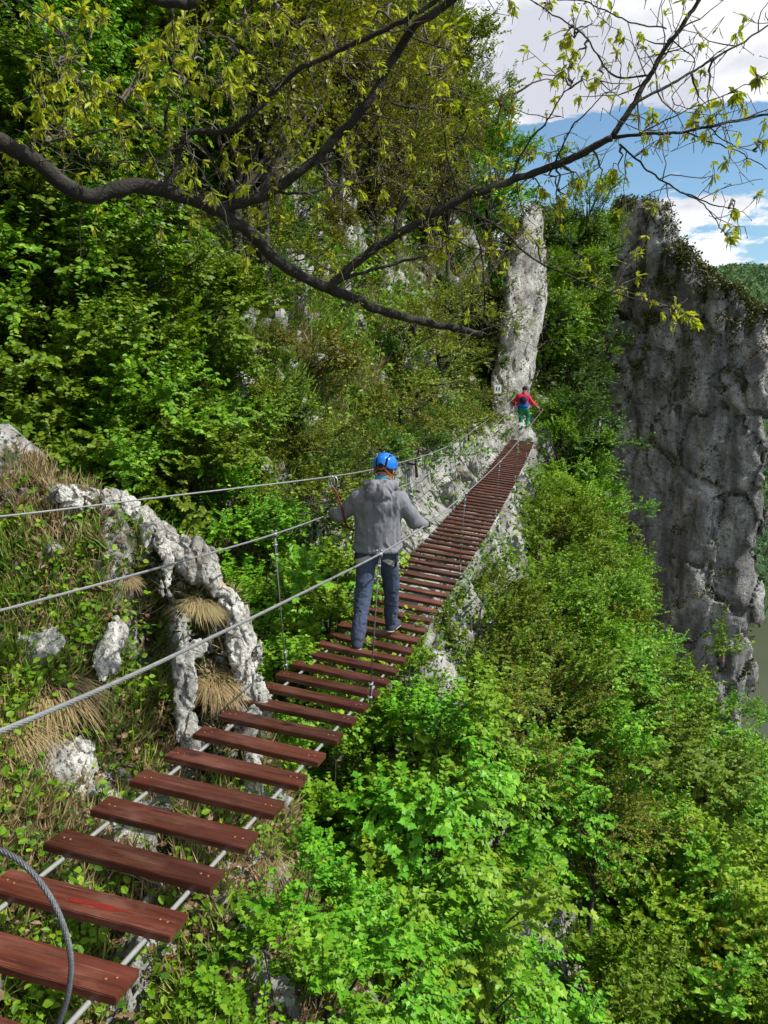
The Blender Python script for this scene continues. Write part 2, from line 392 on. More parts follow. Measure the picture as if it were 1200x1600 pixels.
# ------------------------------------------------------------------ terrain
CY = np.array([-20, -4, 0, 2, 4, 5.3, 5.9, 6.8, 7.9, 8.7, 9.4, 11, 14, 17, 22, 26.6, 29, 32, 36, 40, 44, 50, 60, 80, 120, 160, 240])
CX = np.array([2, .6, .1, -.5, -1.2, -1.0, -1.3, -2.4, -2.5, -1.3, -.3, .3, 1.0, 2.0, 3.3, 4.7, 5.6, 7.6, 9.6, 10.9, 11.4, 11.5, 13.5, 20, 38, 50, 70.])
FD = np.array([-60, -30, -8, -3, -.8, 0, 1.8, 3, 12, 30])
FZ = np.array([-62, -50, -17, -7.5, -2.4, 0, .75, 3.1, 24, 55.])
def base_h(x, y):
    cyv = np.interp(y, CY, CX); cyv = (cyv + np.interp(y - .4, CY, CX) + np.interp(y + .4, CY, CX)) / 3
    dd_ = cyv - x; dd_ = np.where(dd_ < 0, dd_ * (1 + 1.5 * sstep(25, 31, y)), dd_); z = -2 + np.interp(dd_, FD, FZ)
    return np.where(z > -14, np.maximum(z - np.maximum(0, y - 41) * 1.1, np.minimum(z, -14)), z)
CTRL = np.array([(-2, 3.7, -2.1), (-2.5, 4.8, -1.4), (-3, 6, -.55), (-2.2, 5.9, -.95), (-1.25, 5.35, -1.75), (-1.03, 3.5, -3.1), (-.6, 4, -3.35), (-1.5, 2.7, -3.1),
    (-2.3, 2.4, -2.9), (.3, 4, -5), (0, 5.5, -5.5), (-1.35, 4.4, -2.55), (-1.9, 4.7, -1.85), (-1.6, 5.4, -1.45), (-.75, 5.0, -3.3), (-.6, 6.0, -4.4), (-1.3, 6.4, -3.6), (-2.2, 6.9, -2.9), (-3.2, 7.2, -2.2), (.2, 2.2, -3.6), (0, .5, -2.6), (-.8, 1.4, -3.0),
    (-3.5, 4.6, -.9), (-4.2, 5.6, .1), (-3.2, 3.2, -1.6), (-4, 6.6, .2), (-3.4, 2.0, -2.0), (-5, 4, .4), (-2, 1, -2.6), (-3.5, 0, -2.2), (-5.5, 7, .8)])
def _rb(r): return np.exp(-(r / 1.05) ** 2)
_zero = np.array([(x, y) for y in (8.4,) for x in np.arange(-6, 2.1, .9)] + [(1.6, y) for y in np.arange(0, 8, 1.)] + [(-7, y) for y in np.arange(0, 8, 1.)])
_pts = np.vstack([CTRL[:, :2], _zero]); _res = np.concatenate([CTRL[:, 2] - base_h(CTRL[:, 0], CTRL[:, 1]), np.zeros(len(_zero))])
_K = _rb(np.linalg.norm(_pts[:, None] - _pts[None], axis=-1)) + np.eye(len(_pts)) * .06
_W = np.linalg.solve(_K, _res)
def hgt(x, y):
    x = np.asarray(x, float); y = np.asarray(y, float); sh = np.broadcast(x, y).shape
    x, y = np.broadcast_to(x, sh).ravel(), np.broadcast_to(y, sh).ravel(); z = base_h(x, y)
    m = (x > -10) & (x < 5) & (y > -3) & (y < 11)
    if m.any():
        q = np.stack([x[m], y[m]], -1); z = z.copy()
        z[m] += _rb(np.linalg.norm(q[:, None] - _pts[None], axis=-1)) @ _W
    return z.reshape(sh)
def ray_ground(px, py, z0=2.0, z1=90):
    for Z in np.arange(z0, z1, .1):
        p = PX(px, py, Z)
        if p[2] < hgt(p[0], p[1]): return p
    return PX(px, py, z1)

def axis(*seg):
    out = []
    for a, b, s in seg: out.append(np.arange(a, b, s))
    return np.concatenate(out)
gx = axis((-60, -14, 2.), (-14, -5.4, .3), (-5.4, 1.2, .04), (1.2, 8, .13), (8, 26, .35), (26, 90, 2))
gy = axis((-12, 1.0, .5), (1.0, 8.6, .042), (8.6, 30, .10), (30, 60, .3), (60, 260, 3))
GX, GY = np.meshgrid(gx, gy, indexing='ij'); GZ = hgt(GX, GY)
G = np.stack([GX, GY, GZ], -1)
dx = np.gradient(GZ, gx, axis=0); dy = np.gradient(GZ, gy, axis=1)
N = np.stack([-dx, -dy, np.ones_like(GZ)], -1); N /= np.linalg.norm(N, axis=-1)[..., None]
big = fbm(G * .55, 4, 3); mid = fbm(G * 1.9, 4, 11, ridged=True); fine = fbm(G * 6.5, 4, 21)
w1, w2, wid = worley(G * np.array([1.25, 1.25, .8]) + .35 * fbm(G * 2, 2, 5)[..., None], 4)
C_at = np.interp(GY, CY, CX)
band = sstep(8.6, 9.6, GY) * sstep(32, 28.5, GY) * sstep(1.6, .2, C_at - GX) * sstep(-7, -1.5, C_at - GX)   # bare rock wall along the far half of the bridge
near = sstep(9, 7.5, GY)
edge = (.35 + .4 * fine) * np.exp(-((GX + 1.25 + .22 * fbm(G * 1.5, 2, 8)) / .24) ** 2) * sstep(4.4, 4.9, GY) * sstep(6.3, 5.7, GY)  # pale rim of the near outcrop
rim2 = np.exp(-((GY - 5.95 - .25 * np.sin(GX * 2)) / .22) ** 2) * sstep(-4.2, -2.6, GX) * sstep(-1.0, -1.4, GX)
rock = .30 * big + .33 * (mid - .1) + .22 * (wid - .5) * 2 + .75 * band + .85 * edge + .3 * rim2 + .05 + .10 * sstep(8.5, 10, GY) * sstep(30, 24, GY)
rock = np.clip(rock + .12, 0, 1)
rmask = sstep(.40, .55, rock)
amp = np.where(GY < 9, .5, 1.0) * sstep(80, 40, GY)
block = (wid - .35) * .55 * rmask + sstep(.0, .25, w2 - w1) * .12 * rmask
disp = amp * (.22 * big * near * .5 + .28 * big * (1 - near) + .17 * mid * (rmask * .8 + .2) + block * .8) + .03 * fine * (.4 + .6 * rmask) + np.where(GY < 9, 1, 1.6) * rmask * (.05 * fbm(G * 11, 3, 77, ridged=True) - .06 * sstep(.35, .7, fbm(G * 7, 3, 79, ridged=True)))
calm = sstep(.9, 1.6, np.hypot(GX, GY))
G = G + N * (disp * calm)[..., None]
# BRIDGE CLEARANCE: the ground stays below the deck along the bridge line
_s = (G[..., 0] + 1.3463) * math.sin(.24525) + (G[..., 1] - 1.9888) * math.cos(.24525); _q = (G[..., 0] + 1.3463) * math.cos(.24525) - (G[..., 1] - 1.9888) * math.sin(.24525)
_dz = np.interp(_s / .32813, [-3, 0, 4, 8, 12, 15, 18, 24, 32, 42, 55, 76], [-1.87, -1.93, -2.032, -2.139, -2.282, -2.364, -2.378, -2.378, -2.378, -2.316, -2.168, -1.929])
_lim = _dz - .10 - .35 * sstep(25.0, 22.0, _s) + .9 * sstep(.42, 1.5, np.abs(_q + .15)) + 30 * sstep(1.1, 1.9, np.abs(_q + .15)) + 40 * (_s > 25.6)
G[..., 2] = np.minimum(G[..., 2], _lim)
nx_, ny_ = len(gx), len(gy)
ii, jj = np.meshgrid(np.arange(nx_ - 1), np.arange(ny_ - 1), indexing='ij')
F = np.stack([ii * ny_ + jj, (ii + 1) * ny_ + jj, (ii + 1) * ny_ + jj + 1, ii * ny_ + jj + 1], -1).reshape(-1, 4)
GV = G.reshape(-1, 3)
ground = link('ground', mesh_np('ground', GV, [F], M_GROUND, True, {'rock': rock.ravel()})); tag(ground, kind='structure')

# ------------------------------------------------------------------ crags built as solids
def crag_obj(name, outline_l, outline_r, Z, rot, depth, h, mat, noise, seed, label, yoff=0, sup=2.15, kindcat='rock', toe=0):
    L = np.array([PX(a, b, Z) for a, b in outline_l]); Rr = np.array([PX(a, b, Z) for a, b in outline_r])
    L = L[np.argsort(L[:, 2])]; Rr = Rr[np.argsort(Rr[:, 2])]
    y0 = PX(900, 700, Z)[1] + yoff
    zt = max(L[-1, 2], Rr[-1, 2]); zb = min(L[0, 2], Rr[0, 2])
    def f(p):
        z = p[..., 2]; xl = np.interp(z, L[:, 2], L[:, 0]); xr = np.interp(z, Rr[:, 2], Rr[:, 0])
        cxx = (xl + xr) / 2; a = np.maximum((xr - xl) / 2, .05)
        c, s = math.cos(rot), math.sin(rot)
        X = (p[..., 0] - cxx) / c; Y = p[..., 1] - y0 + (p[..., 0] - cxx) * math.tan(rot)
        dd = depth * (1 + .35 * sstep(zt, zb, z) + toe * sstep(-1.9, -3.2, z))
        k = (np.abs(X / (a / c)) ** sup + np.abs(Y / dd) ** sup) ** (1 / sup)
        d = (k - 1) * np.minimum(a, dd) if not toe else (k - 1) * np.minimum(a, dd)
        d = np.maximum(d, z - zt)
        D0 = d.copy(); mk = np.abs(d) < (noise[0] + noise[2]) * 1.7; p = p[mk]; z = z[mk]; d = d[mk]
        pn = p * np.array([1, 1, .55])
        top = sstep(zt + .5, zt - 4, z) * .8 + .2; d = d + top * (noise[0] * fbm(pn * noise[1], 3, seed) + noise[2] * fbm(pn * noise[3], 5, seed + 5, gain=.6, ridged=True)) + .3 * noise[2] + noise[0] * .45 * fbm(p * np.array([1, 1, .22]) * noise[1] * 2.6, 3, seed + 2, ridged=True)
        ww = worley((p + .8 / noise[3] * fbm(p * noise[3], 2, 3)[..., None] * .6) * np.array([1, 1, .38]) * noise[1] * 3.2, seed + 9)
        D0[mk] = d - top * noise[2] * .4 * (ww[2] - .5) + top * noise[2] * .8 * sstep(.08, 0, ww[1] - ww[0])
        return D0
    x0 = min(L[:, 0].min(), Rr[:, 0].min()) - 1.5; x1 = max(L[:, 0].max(), Rr[:, 0].max()) + 1.5
    ext = depth * (1.4 + toe) + abs(math.tan(rot)) * (x1 - x0) / 2 + 1
    V, Q = surf_net(f, (x0, y0 - ext, zb - 1), (x1, y0 + ext, zt + 1.5), h)
    base = np.array([V[:, 0].mean(), V[:, 1].mean(), V[:, 2].min()])
    o = link(name, mesh_np(name, V - base, [Q], mat, True), loc=base); tag(o, label, kindcat); return o
crag = crag_obj('rock_crag', [(948, 322), (931, 350), (916, 430), (891, 550), (881, 680), (886, 800), (891, 950), (946, 1100), (996, 1250), (1016, 1500)],
    [(985, 318), (1010, 330), (1034, 350), (1050, 390), (1070, 435), (1105, 462), (1152, 500), (1172, 550), (1178, 640), (1176, 720), (1180, 800), (1168, 870), (1166, 920), (1176, 980), (1182, 1040), (1172, 1110), (1160, 1180), (1168, 1300), (1190, 1500)],
    50, R(38), 4.0, .165, M_CRAG, (1.1, .16, .75, .42), 40, 'large grey limestone crag with shadowed face and sunlit right edge, farthest rock at right')
crag2 = crag_obj('rock_crag', [(1185, 1265), (1160, 1330), (1150, 1400), (1145, 1500), (1140, 1650)], [(1230, 1265), (1290, 1330), (1340, 1400), (1360, 1500), (1400, 1650)],
    44, R(10), 4, .22, M_CRAG, (.9, .2, .6, .4), 77, 'pale limestone buttress in the lower right corner below the tree crowns')
spire = crag_obj('rock_pillar', [(832, 322), (806, 340), (780, 400), (758, 500), (745, 600), (738, 690), (700, 780), (680, 860), (670, 960), (660, 1050)],
    [(842, 322), (854, 345), (864, 420), (868, 500), (862, 570), (856, 640), (852, 700), (850, 760), (842, 840), (835, 930), (830, 1050)],
    29.6, R(-52), .95, .08, M_SPIRE, (.3, .5, .24, 1.1), 15, 'tall narrow pale limestone pillar at the far end of the bridge', yoff=.8, toe=1.3)

# ------------------------------------------------------------------ river and far valley
def plane_grid(x0, x1, nx, y0, y1, ny, fz):
    X, Y = np.meshgrid(np.linspace(x0, x1, nx), np.linspace(y0, y1, ny), indexing='ij'); Z = fz(X, Y)
    i, j = np.meshgrid(np.arange(nx - 1), np.arange(ny - 1), indexing='ij')
    F = np.stack([i * ny + j, (i + 1) * ny + j, (i + 1) * ny + j + 1, i * ny + j + 1], -1).reshape(-1, 4)
    return np.stack([X, Y, Z], -1).reshape(-1, 3), F
m, t, out = newmat('river_water'); p = t.node('ShaderNodeNewGeometry').outputs['Position']
principled(t, out, Base_Color=t.mix(t.noise(p, .05, 3), (.035, .045, .02), (.055, .065, .03)), Roughness=.3, **{'Specular_IOR_Level': .2},
    Normal=t.node('ShaderNodeBump', ins={'Strength': .25, 'Distance': .2, 'Height': t.noise(p, 1.2, 5)}).outputs[0])
V, Fq = plane_grid(-400, 900, 20, -200, 900, 20, lambda X, Y: np.full_like(X, -58.))
tag(link('river', mesh_np('river', V, [Fq], m)), kind='structure')
def hill_z(X, Y):
    # far side of the gorge: rises from the far river bank
    u = (Y * .9 + X * .18) - 182 + 14 * np.sin(X * .013)
    z = -63 + np.interp(u, [-40, 0, 30, 90, 190, 300, 500, 800], [-8, 0, 12, 30, 88, 128, 150, 170.])
    P = np.stack([X, Y, 0 * X], -1)
    return z + 16 * fbm(P * .009, 4, 51) + 5 * fbm(P * .03, 3, 61)
V, Fq = plane_grid(-300, 900, 90, 150, 1000, 90, lambda X, Y: hill_z(X, Y) - 4)
tag(link('hills', mesh_np('hills', V, [Fq], simple('hill_soil', (.03, .05, .015), .95))), kind='structure')
m, t, out = newmat('far_forest'); g = t.node('ShaderNodeNewGeometry'); p = g.outputs['Position']
ta = t.node('ShaderNodeAttribute', attribute_name='tone').outputs['Fac']
c = t.ramp(ta, [(0, (.022, .055, .018)), (.5, (.045, .10, .024)), (1, (.09, .15, .035))])
c = t.mix(t.ramp(t.noise(p, 1.4, 6, .7), [(.35, .65), (.6, 0)]), c, (.012, .028, .012))
principled(t, out, Base_Color=c, Roughness=.9, Normal=t.node('ShaderNodeBump', ins={'Strength': 1., 'Distance': 1.2, 'Height': t.noise(p, .9, 6, .7)}).outputs[0])
XX, YY = np.meshgrid(np.arange(70, 480, 1.15), np.arange(165, 640, 1.25), indexing='ij')
ZZ = hill_z(XX, YY); PP = np.stack([XX, YY, 0 * XX], -1)
a1, a2, aid = worley(PP * .17 + .25 * fbm(PP * .2, 3, 4)[..., None], 71)
lump = np.sqrt(np.clip(1 - (a1 * 1.25) ** 2, 0, 1))
ZT = ZZ + lump * (3.5 + 4 * aid) + 1.8 * fbm(PP * .6, 3, 75)
i, j = np.meshgrid(np.arange(XX.shape[0] - 1), np.arange(XX.shape[1] - 1), indexing='ij'); ny = XX.shape[1]
Fq = np.stack([i * ny + j, (i + 1) * ny + j, (i + 1) * ny + j + 1, i * ny + j + 1], -1).reshape(-1, 4)
VT = np.stack([XX + 1.6 * fbm(PP * .4, 2, 81), YY, ZT], -1).reshape(-1, 3)
tag(link('forest', mesh_np('forest', VT, [Fq], m, True, {'tone': np.clip(aid * .8 + .1 + .2 * fbm(PP * .02, 3, 5), 0, 1).ravel()})),
    'distant wooded hillside beyond the river', 'forest', kind='stuff')

#@@FOREST
# ------------------------------------------------------------------ foliage
HEXL = (np.array([(0, 0, 0), (.30, -.34, .05), (.72, -.27, .03), (1, 0, -.10), (.72, .27, .03), (.30, .34, .05)]), [(0, 1, 2, 3), (0, 3, 4, 5)], [])
_mp = [(0, 0), (.10, -.36), (.36, -.30), (.42, -.52), (.62, -.20), (1, 0), (.62, .20), (.42, .52), (.36, .30), (.10, .36)]
MAPLE = (np.array([(x, y, -.12 * x * x + .12 * abs(y)) for x, y in _mp]), [], [(0, k, k + 1) for k in range(1, 9)])
_ok = [(0, 0, 0), (.3, -.16, .02), (.42, -.10, 0), (.6, -.24, -.02), (.72, -.12, -.05), (1, 0, -.18), (.72, .12, -.05), (.6, .24, -.02), (.42, .10, 0), (.3, .16, .02)]
OAKL = (np.array(_ok), [], [(0, k, k + 1) for k in range(1, 9)])
BLADE = (np.array([(0, -.03, 0), (0, .03, 0), (.5, .025, .04), (.5, -.025, .04), (1, 0, -.12)]), [(0, 1, 2, 3)], [(3, 2, 4)])
def leaves(pos, direc, nrm, size, shape, mat, name):
    T, f4, f3 = shape; n = len(pos); k = len(T)
    d = direc / (np.linalg.norm(direc, axis=1)[:, None] + 1e-9)
    s = np.cross(nrm, d); s /= np.linalg.norm(s, axis=1)[:, None] + 1e-9; u = np.cross(d, s)
    V = pos[:, None] + size[:, None, None] * (T[None, :, 0, None] * d[:, None] + T[None, :, 1, None] * s[:, None] + T[None, :, 2, None] * u[:, None])
    off = (np.arange(n) * k)[:, None, None]
    F = []
    if len(f4): F.append((np.asarray(f4)[None] + off).reshape(-1, 4))
    if len(f3): F.append((np.asarray(f3)[None] + off).reshape(-1, 3))
    return mesh_np(name, V.reshape(-1, 3), F, mat, False)
def rvec(n, rng): v = rng.normal(size=(n, 3)); return v / np.linalg.norm(v, axis=1)[:, None]
def make_plant(rng, rad, nclump, per_clump, per_spray, lsize, shape, lmat, trunk_h, trunk_r, spray_len=.45, up=.55, shell=.62, droop=0., clump_r=.27, flat=.6, bark=None, lean=(0, 0)):
    """returns (trunk mesh, crown mesh): limbs run to clump centres, each clump is a set of leafy sprays"""
    rad = np.array(rad, float); C = rvec(nclump, rng); rr = (shell + (1 - shell) * rng.random(nclump) ** .6)
    C[:, 2] = C[:, 2] * .85 + .12; C = C * rad * rr[:, None] * (1 + .18 * rng.normal(size=(nclump, 1)))
    mb = MB(); top = np.array([lean[0], lean[1], trunk_h])
    C = C + top
    # trunk
    kk = np.linspace(0, 1, 9); pth = np.outer(kk, top) + np.stack([.10 * rad[0] * np.sin(kk * 5 + rng.random() * 6) * kk, .10 * rad[0] * np.sin(kk * 4 + rng.random() * 6) * kk, 0 * kk], -1) * .8
    mb.tube(np.vstack([pth, pth[-1] + [0, 0, rad[2] * .4]]), np.concatenate([trunk_r * (1 - .55 * kk), [trunk_r * .25]]), 7)
    for c in C:
        s = pth[rng.integers(4, 9)]; midp = (s + c) / 2 + rng.normal(size=3) * .12 * rad[0] + [0, 0, -.08 * rad[2]]
        q = np.linspace(0, 1, 6)[:, None]; cu = (1 - q) ** 2 * s + 2 * q * (1 - q) * midp + q * q * c
        mb.tube(cu, np.linspace(trunk_r * .42, .006, 6), 5, False)
    # sprays
    ns = nclump * per_clump; cc = np.repeat(C, per_clump, 0)
    cr = clump_r * rad.mean()
    o = cc + rvec(ns, rng) * (cr * rng.random(ns) ** .5)[:, None] * np.array([1, 1, flat])
    outd = o - top; outd /= np.linalg.norm(outd, axis=1)[:, None] + 1e-9
    d = outd * .8 + rvec(ns, rng) * .7 + np.array([0, 0, .25 - droop]); d /= np.linalg.norm(d, axis=1)[:, None]
    L = spray_len * (.5 + .8 * rng.random(ns))
    nl = ns * per_spray; tpos = np.tile((np.arange(per_spray) + .5) / per_spray, ns)
    oo = np.repeat(o, per_spray, 0); dd = np.repeat(d, per_spray, 0); LL = np.repeat(L, per_spray)
    side = np.cross(dd, np.array([0, 0, 1.])); side /= np.linalg.norm(side, axis=1)[:, None] + 1e-9
    sg = np.tile(np.where(np.arange(per_spray) % 2, 1, -1), ns)
    lp = oo + dd * (LL * tpos)[:, None] + np.array([0, 0, -1.]) * (droop * LL * tpos ** 2)[:, None]
    ld = dd * .6 + side * sg[:, None] * .9 + rvec(nl, rng) * .45 + np.array([0, 0, -.15 - droop])
    nr = np.array([0, 0, 1.]) * up + np.repeat(outd, per_spray, 0) * .45 + rvec(nl, rng) * .38
    sz = lsize * (.6 + .7 * rng.random(nl))
    crown = leaves(lp, ld, nr, sz, shape, lmat, 'crown')
    tw = MB()
    sel = rng.random(ns) < .5
    for a, b, l in zip(o[sel][:260], d[sel][:260], L[sel][:260]): mb.tube([a, a + b * l * .5, a + b * l * .95 + [0, 0, -droop * l]], [.006, .004, .0025], 3, False)
    return mb.mesh('trunk', bark or M_BARK2), crown

VAR = {}
def variant(key, *a, **k):
    rng = np.random.default_rng(abs(hash(key)) % 1000 if False else sum(ord(ch) for ch in key))
    VAR[key] = make_plant(rng, *a, **k)
#           rad            clumps sprays per  size   shape  mat      trunk_h trunk_r
variant('beech_a', (2.0, 2.0, 2.1), 50, 24, 22, .086, HEXL, L_GREEN, 3.6, .10, spray_len=.5)
variant('beech_b', (1.7, 1.9, 1.7), 44, 24, 22, .084, HEXL, L_GREEN, 3.2, .09, spray_len=.5)
variant('lime_a', (1.8, 1.8, 1.9), 42, 24, 20, .088, HEXL, L_LIME, 3.4, .09, spray_len=.45)
variant('bush_a', (1.15, 1.15, 1.1), 30, 22, 20, .066, HEXL, L_GREEN, 1.5, .05, spray_len=.38)
variant('bush_b', (1.0, 1.2, .95), 26, 22, 20, .06, HEXL, L_GREEN, 1.4, .05, spray_len=.4)
variant('maple_a', (.95, .95, 1.0), 30, 20, 14, .064, MAPLE, L_MAPLE, 1.9, .05, spray_len=.34, up=.7, droop=.1)
variant('maple_b', (.8, .85, .75), 24, 20, 14, .062, MAPLE, L_MAPLE, 1.6, .04, spray_len=.32, up=.7, droop=.1)
variant('olive_a', (1.9, 1.9, 2.3), 46, 13, 14, .07, HEXL, L_OLIVE, 4.2, .11, spray_len=.6, shell=.25, clump_r=.4)
variant('olive_b', (1.5, 1.6, 2.0), 34, 13, 14, .065, HEXL, L_OLIVE, 3.8, .09, spray_len=.55, shell=.25, clump_r=.4)
variant('gnarl_a', (1.0, 1.2, .8), 20, 12, 12, .06, HEXL, L_OLIVE, 1.3, .09, spray_len=.4, shell=.35, clump_r=.4, lean=(.5, 0))
variant('scrub_a', (.75, .8, .6), 16, 14, 12, .055, HEXL, L_OLIVE, .6, .035, spray_len=.3, shell=.4, clump_r=.38)
variant('scrub_b', (.7, .7, .55), 15, 14, 13, .055, HEXL, L_SCRUB, .55, .035, spray_len=.28, shell=.4, clump_r=.38)
variant('dark_a', (2.2, 2.2, 2.2), 46, 20, 18, .12, HEXL, L_DARK, 3.4, .12, spray_len=.6)
variant('mid_a', (2.2, 2.2, 2.6), 46, 22, 18, .11, HEXL, L_GREEN, 4.2, .12, spray_len=.6)
NAMES = {'beech': 'broadleaf_tree', 'lime': 'broadleaf_tree', 'bush': 'leafy_bush', 'maple': 'maple_bush', 'olive': 'young_oak_tree', 'gnarl': 'gnarled_oak', 'scrub': 'low_scrub', 'dark': 'broadleaf_tree', 'mid': 'broadleaf_tree'}
ORIG = {}
TH = {'scrub_a': .6, 'scrub_b': .55, 'gnarl_a': 1.3, 'beech_a': 3.6, 'beech_b': 3.2, 'lime_a': 3.4, 'bush_a': 1.5, 'bush_b': 1.4, 'maple_a': 1.9, 'maple_b': 1.6, 'olive_a': 4.2, 'olive_b': 3.8, 'dark_a': 3.4, 'mid_a': 4.2}
def plant(key, center, label, cat, group=None, sc=1.0, rz=None):
    """crown centre at `center` (world); the trunk runs down from it into the slope"""
    center = np.asarray(center, float); base = center - np.array([0, 0, TH[key] * sc])
    rz = random.random() * 6.28 if rz is None else rz
    if key not in ORIG:
        o = thing(NAMES[key.split('_')[0]], base, label, cat, group, rz); o.scale = (sc,) * 3
        link('trunk', VAR[key][0], o); link('crown', VAR[key][1], o); ORIG[key] = o
        return o
    o = copy_tree(ORIG[key], base, rz, sc, label, group)
    if group is None and 'group' in o: del o['group']
    o['category'] = cat; return o
# ------------------------------------------------------------------ bridge
BX0, BY0, BTH, BSP = -1.3463, 1.9888, .24525, .32813
zn = [-3, 0, 4, 8, 12, 15, 18, 24, 32, 42, 55, 76]; zv = [-1.87, -1.93, -2.032, -2.139, -2.282, -2.364, -2.378, -2.378, -2.378, -2.316, -2.168, -1.929]
ln_ = [0, 8, 16, 30, 50, 76]; lv = [-.002, .035, .005, .027, .043, -.004]
rn_ = [0, 16, 40, 76]; rv_ = [3.94, 7.58, 6.76, 6.08]
sT, cT = math.sin(BTH), math.cos(BTH)
def deck(i, d=0.0, up=0.0, along=0.0):
    """point at plank i, d metres right of the centre line, `up` above the plank's top"""
    s = BSP * i + along; rho = R(np.interp(i, rn_, rv_)); lat = np.interp(i, ln_, lv); z = np.interp(i, zn, zv)
    q = lat + d * math.cos(rho)
    return np.array([BX0 + s * sT + q * cT, BY0 + s * cT - q * sT, z - d * math.sin(rho) + up])
bridge = thing('rope_bridge', deck(0), 'narrow cable footbridge of red-brown planks hung from steel handrail cables', 'bridge')
def bobj(name, me, parent=bridge):
    o = link(name, me, parent); o.matrix_parent_inverse = Matrix.Translation(-Vector(deck(0))) if parent is bridge else Matrix(); return o
PLW, PLT = .148, .034
pl_meshes = []
for k in range(6):
    rg = np.random.default_rng(k); mb = MB(); mb.box((0, 0, -PLT / 2), (.80, PLW + rg.uniform(-.006, .004), PLT), bev=.0035)
    me = mb.mesh('plank', M_PLANK, False); pl_meshes.append(me)
smb = MB(); smb.ball((0, 0, .0008), .0075, (1, 1, .32), 12, 6); scr = smb.mesh('screw', M_SCREW)
rg = np.random.default_rng(3)
for i in range(-1, 77):
    o = link('plank', pl_meshes[i % 6], bridge)
    c = deck(i, 0, 0, .5 * PLW); slope = (np.interp(i + 1, zn, zv) - np.interp(i - 1, zn, zv)) / (2 * BSP)
    Rm = Matrix.Rotation(-BTH + R(rg.normal() * .5), 4, 'Z') @ Matrix.Rotation(R(np.interp(i, rn_, rv_)), 4, 'Y') @ Matrix.Rotation(math.atan(slope) + R(rg.normal() * .6), 4, 'X')
    o.matrix_parent_inverse = Matrix.Translation(-Vector(deck(0))); o.matrix_basis = Matrix.Translation(Vector(c) + Vector((rg.normal() * .004, 0, 0))) @ Rm
    if i < 22:
        for sx in (-.335, .335):
            for dx in (-.014, .014):
                s_ = link('screw', scr, o); s_.location = (sx + dx * 1.2 + rg.normal() * .002, rg.normal() * .006 + dx * .25, 0)
    if i == 2:
        mb = MB(); n_ = 26; th = np.linspace(0, 2 * np.pi, n_, endpoint=False)
        rr = 1 + .25 * np.sin(th * 5 + 1) * rg.random(n_)
        mb.add(np.vstack([[(0, 0, 0)], np.stack([.13 * np.cos(th) * rr, .014 * np.sin(th) * rr + .004 * np.cos(th), 0 * th], -1)]), [], [(0, 1 + q, 1 + (q + 1) % n_) for q in range(n_)])
        w_ = mb.obj('worn_patch', M_REDWORN, o); w_.location = (.06, -.012, .0012); w_['label'] = 'bright red worn streak on the plank'
for d in (-.30, .30):
    mb = MB(); mb.tube([deck(i, d, -PLT - .011, .5 * PLW) for i in np.arange(-4, 77.5, .5)], .0105, 8); bobj('deck_cable', mb.mesh('deck_cable', M_ROPE))

def smooth_path(pts, n=160):
    pts = np.asarray(pts, float); m = len(pts); s = np.concatenate([[0], np.cumsum(np.linalg.norm(np.diff(pts, axis=0), axis=1))])
    # Catmull-Rom (chord-length, monotone enough for cables)
    tg = np.gradient(pts, s, axis=0); u = np.linspace(0, s[-1], n); k = np.clip(np.searchsorted(s, u, 'right') - 1, 0, m - 2)
    h = (s[k + 1] - s[k])[:, None]; x = ((u - s[k])[:, None]) / h
    return (2 * x**3 - 3 * x**2 + 1) * pts[k] + (x**3 - 2 * x**2 + x) * h * tg[k] + (-2 * x**3 + 3 * x**2) * pts[k + 1] + (x**3 - x**2) * h * tg[k + 1]
def wire_rope(mb, path, r, strands=6, pitch=.11, upto=7.0):
    """twisted strands over the first metres, a plain round after that"""
    s = np.concatenate([[0], np.cumsum(np.linalg.norm(np.diff(path, axis=0), axis=1))])
    u = np.arange(0, min(upto, s[-1]), pitch / 10); P = np.stack([np.interp(u, s, path[:, k]) for k in range(3)], -1)
    t = np.gradient(P, axis=0); t /= np.linalg.norm(t, axis=1)[:, None]
    a = np.cross(t, [0, 0, 1.]); a /= np.linalg.norm(a, axis=1)[:, None] + 1e-9; b = np.cross(t, a)
    rs = r * .40
    for k in range(strands):
        th = 2 * np.pi * (u / pitch + k / strands)
        mb.tube(P + (r - rs) * (np.cos(th)[:, None] * a + np.sin(th)[:, None] * b), rs, 5, False)
    mb.tube(P, r * .5, 6)
    if s[-1] > upto:
        u2 = np.linspace(upto - pitch / 5, s[-1], 120); mb.tube(np.stack([np.interp(u2, s, path[:, k]) for k in range(3)], -1), r * .93, 8)
def rail_points(pix, side, idx, out0):
    """rail above deck index i at lateral offset; height read off the photographed curve"""
    px_, py_ = np.array(pix).T; o = []
    for i in idx:
        p = deck(i, side * (.40 + np.interp(i, [0, 10, 76], [out0, .07, .02])))
        z = p[2] + 1.0
        for _ in range(12):
            q = np.array([p[0], p[1], z]); u, v, zc = project(q)
            v_t = np.interp(u[0], px_, py_); vv = (v_t - 800) / 1200
            z = -(vv * CP + SP) / (CP - vv * SP) * p[1]
        o.append((p[0], p[1], z))
    return o
RP = [(-400, 1290), (0, 1143), (200, 1057), (400, 963), (588, 869), (668, 819), (742, 759), (784, 719), (810, 689), (848, 640), (870, 620)]
LP = [(-500, 1085), (0, 951), (200, 902), (428, 835), (515, 804), (635, 758), (700, 725), (735, 700), (800, 640), (830, 612)]
UP = [(-500, 850), (0, 807), (250, 777), (515, 745), (620, 724), (700, 697), (750, 665), (800, 625), (815, 612)]
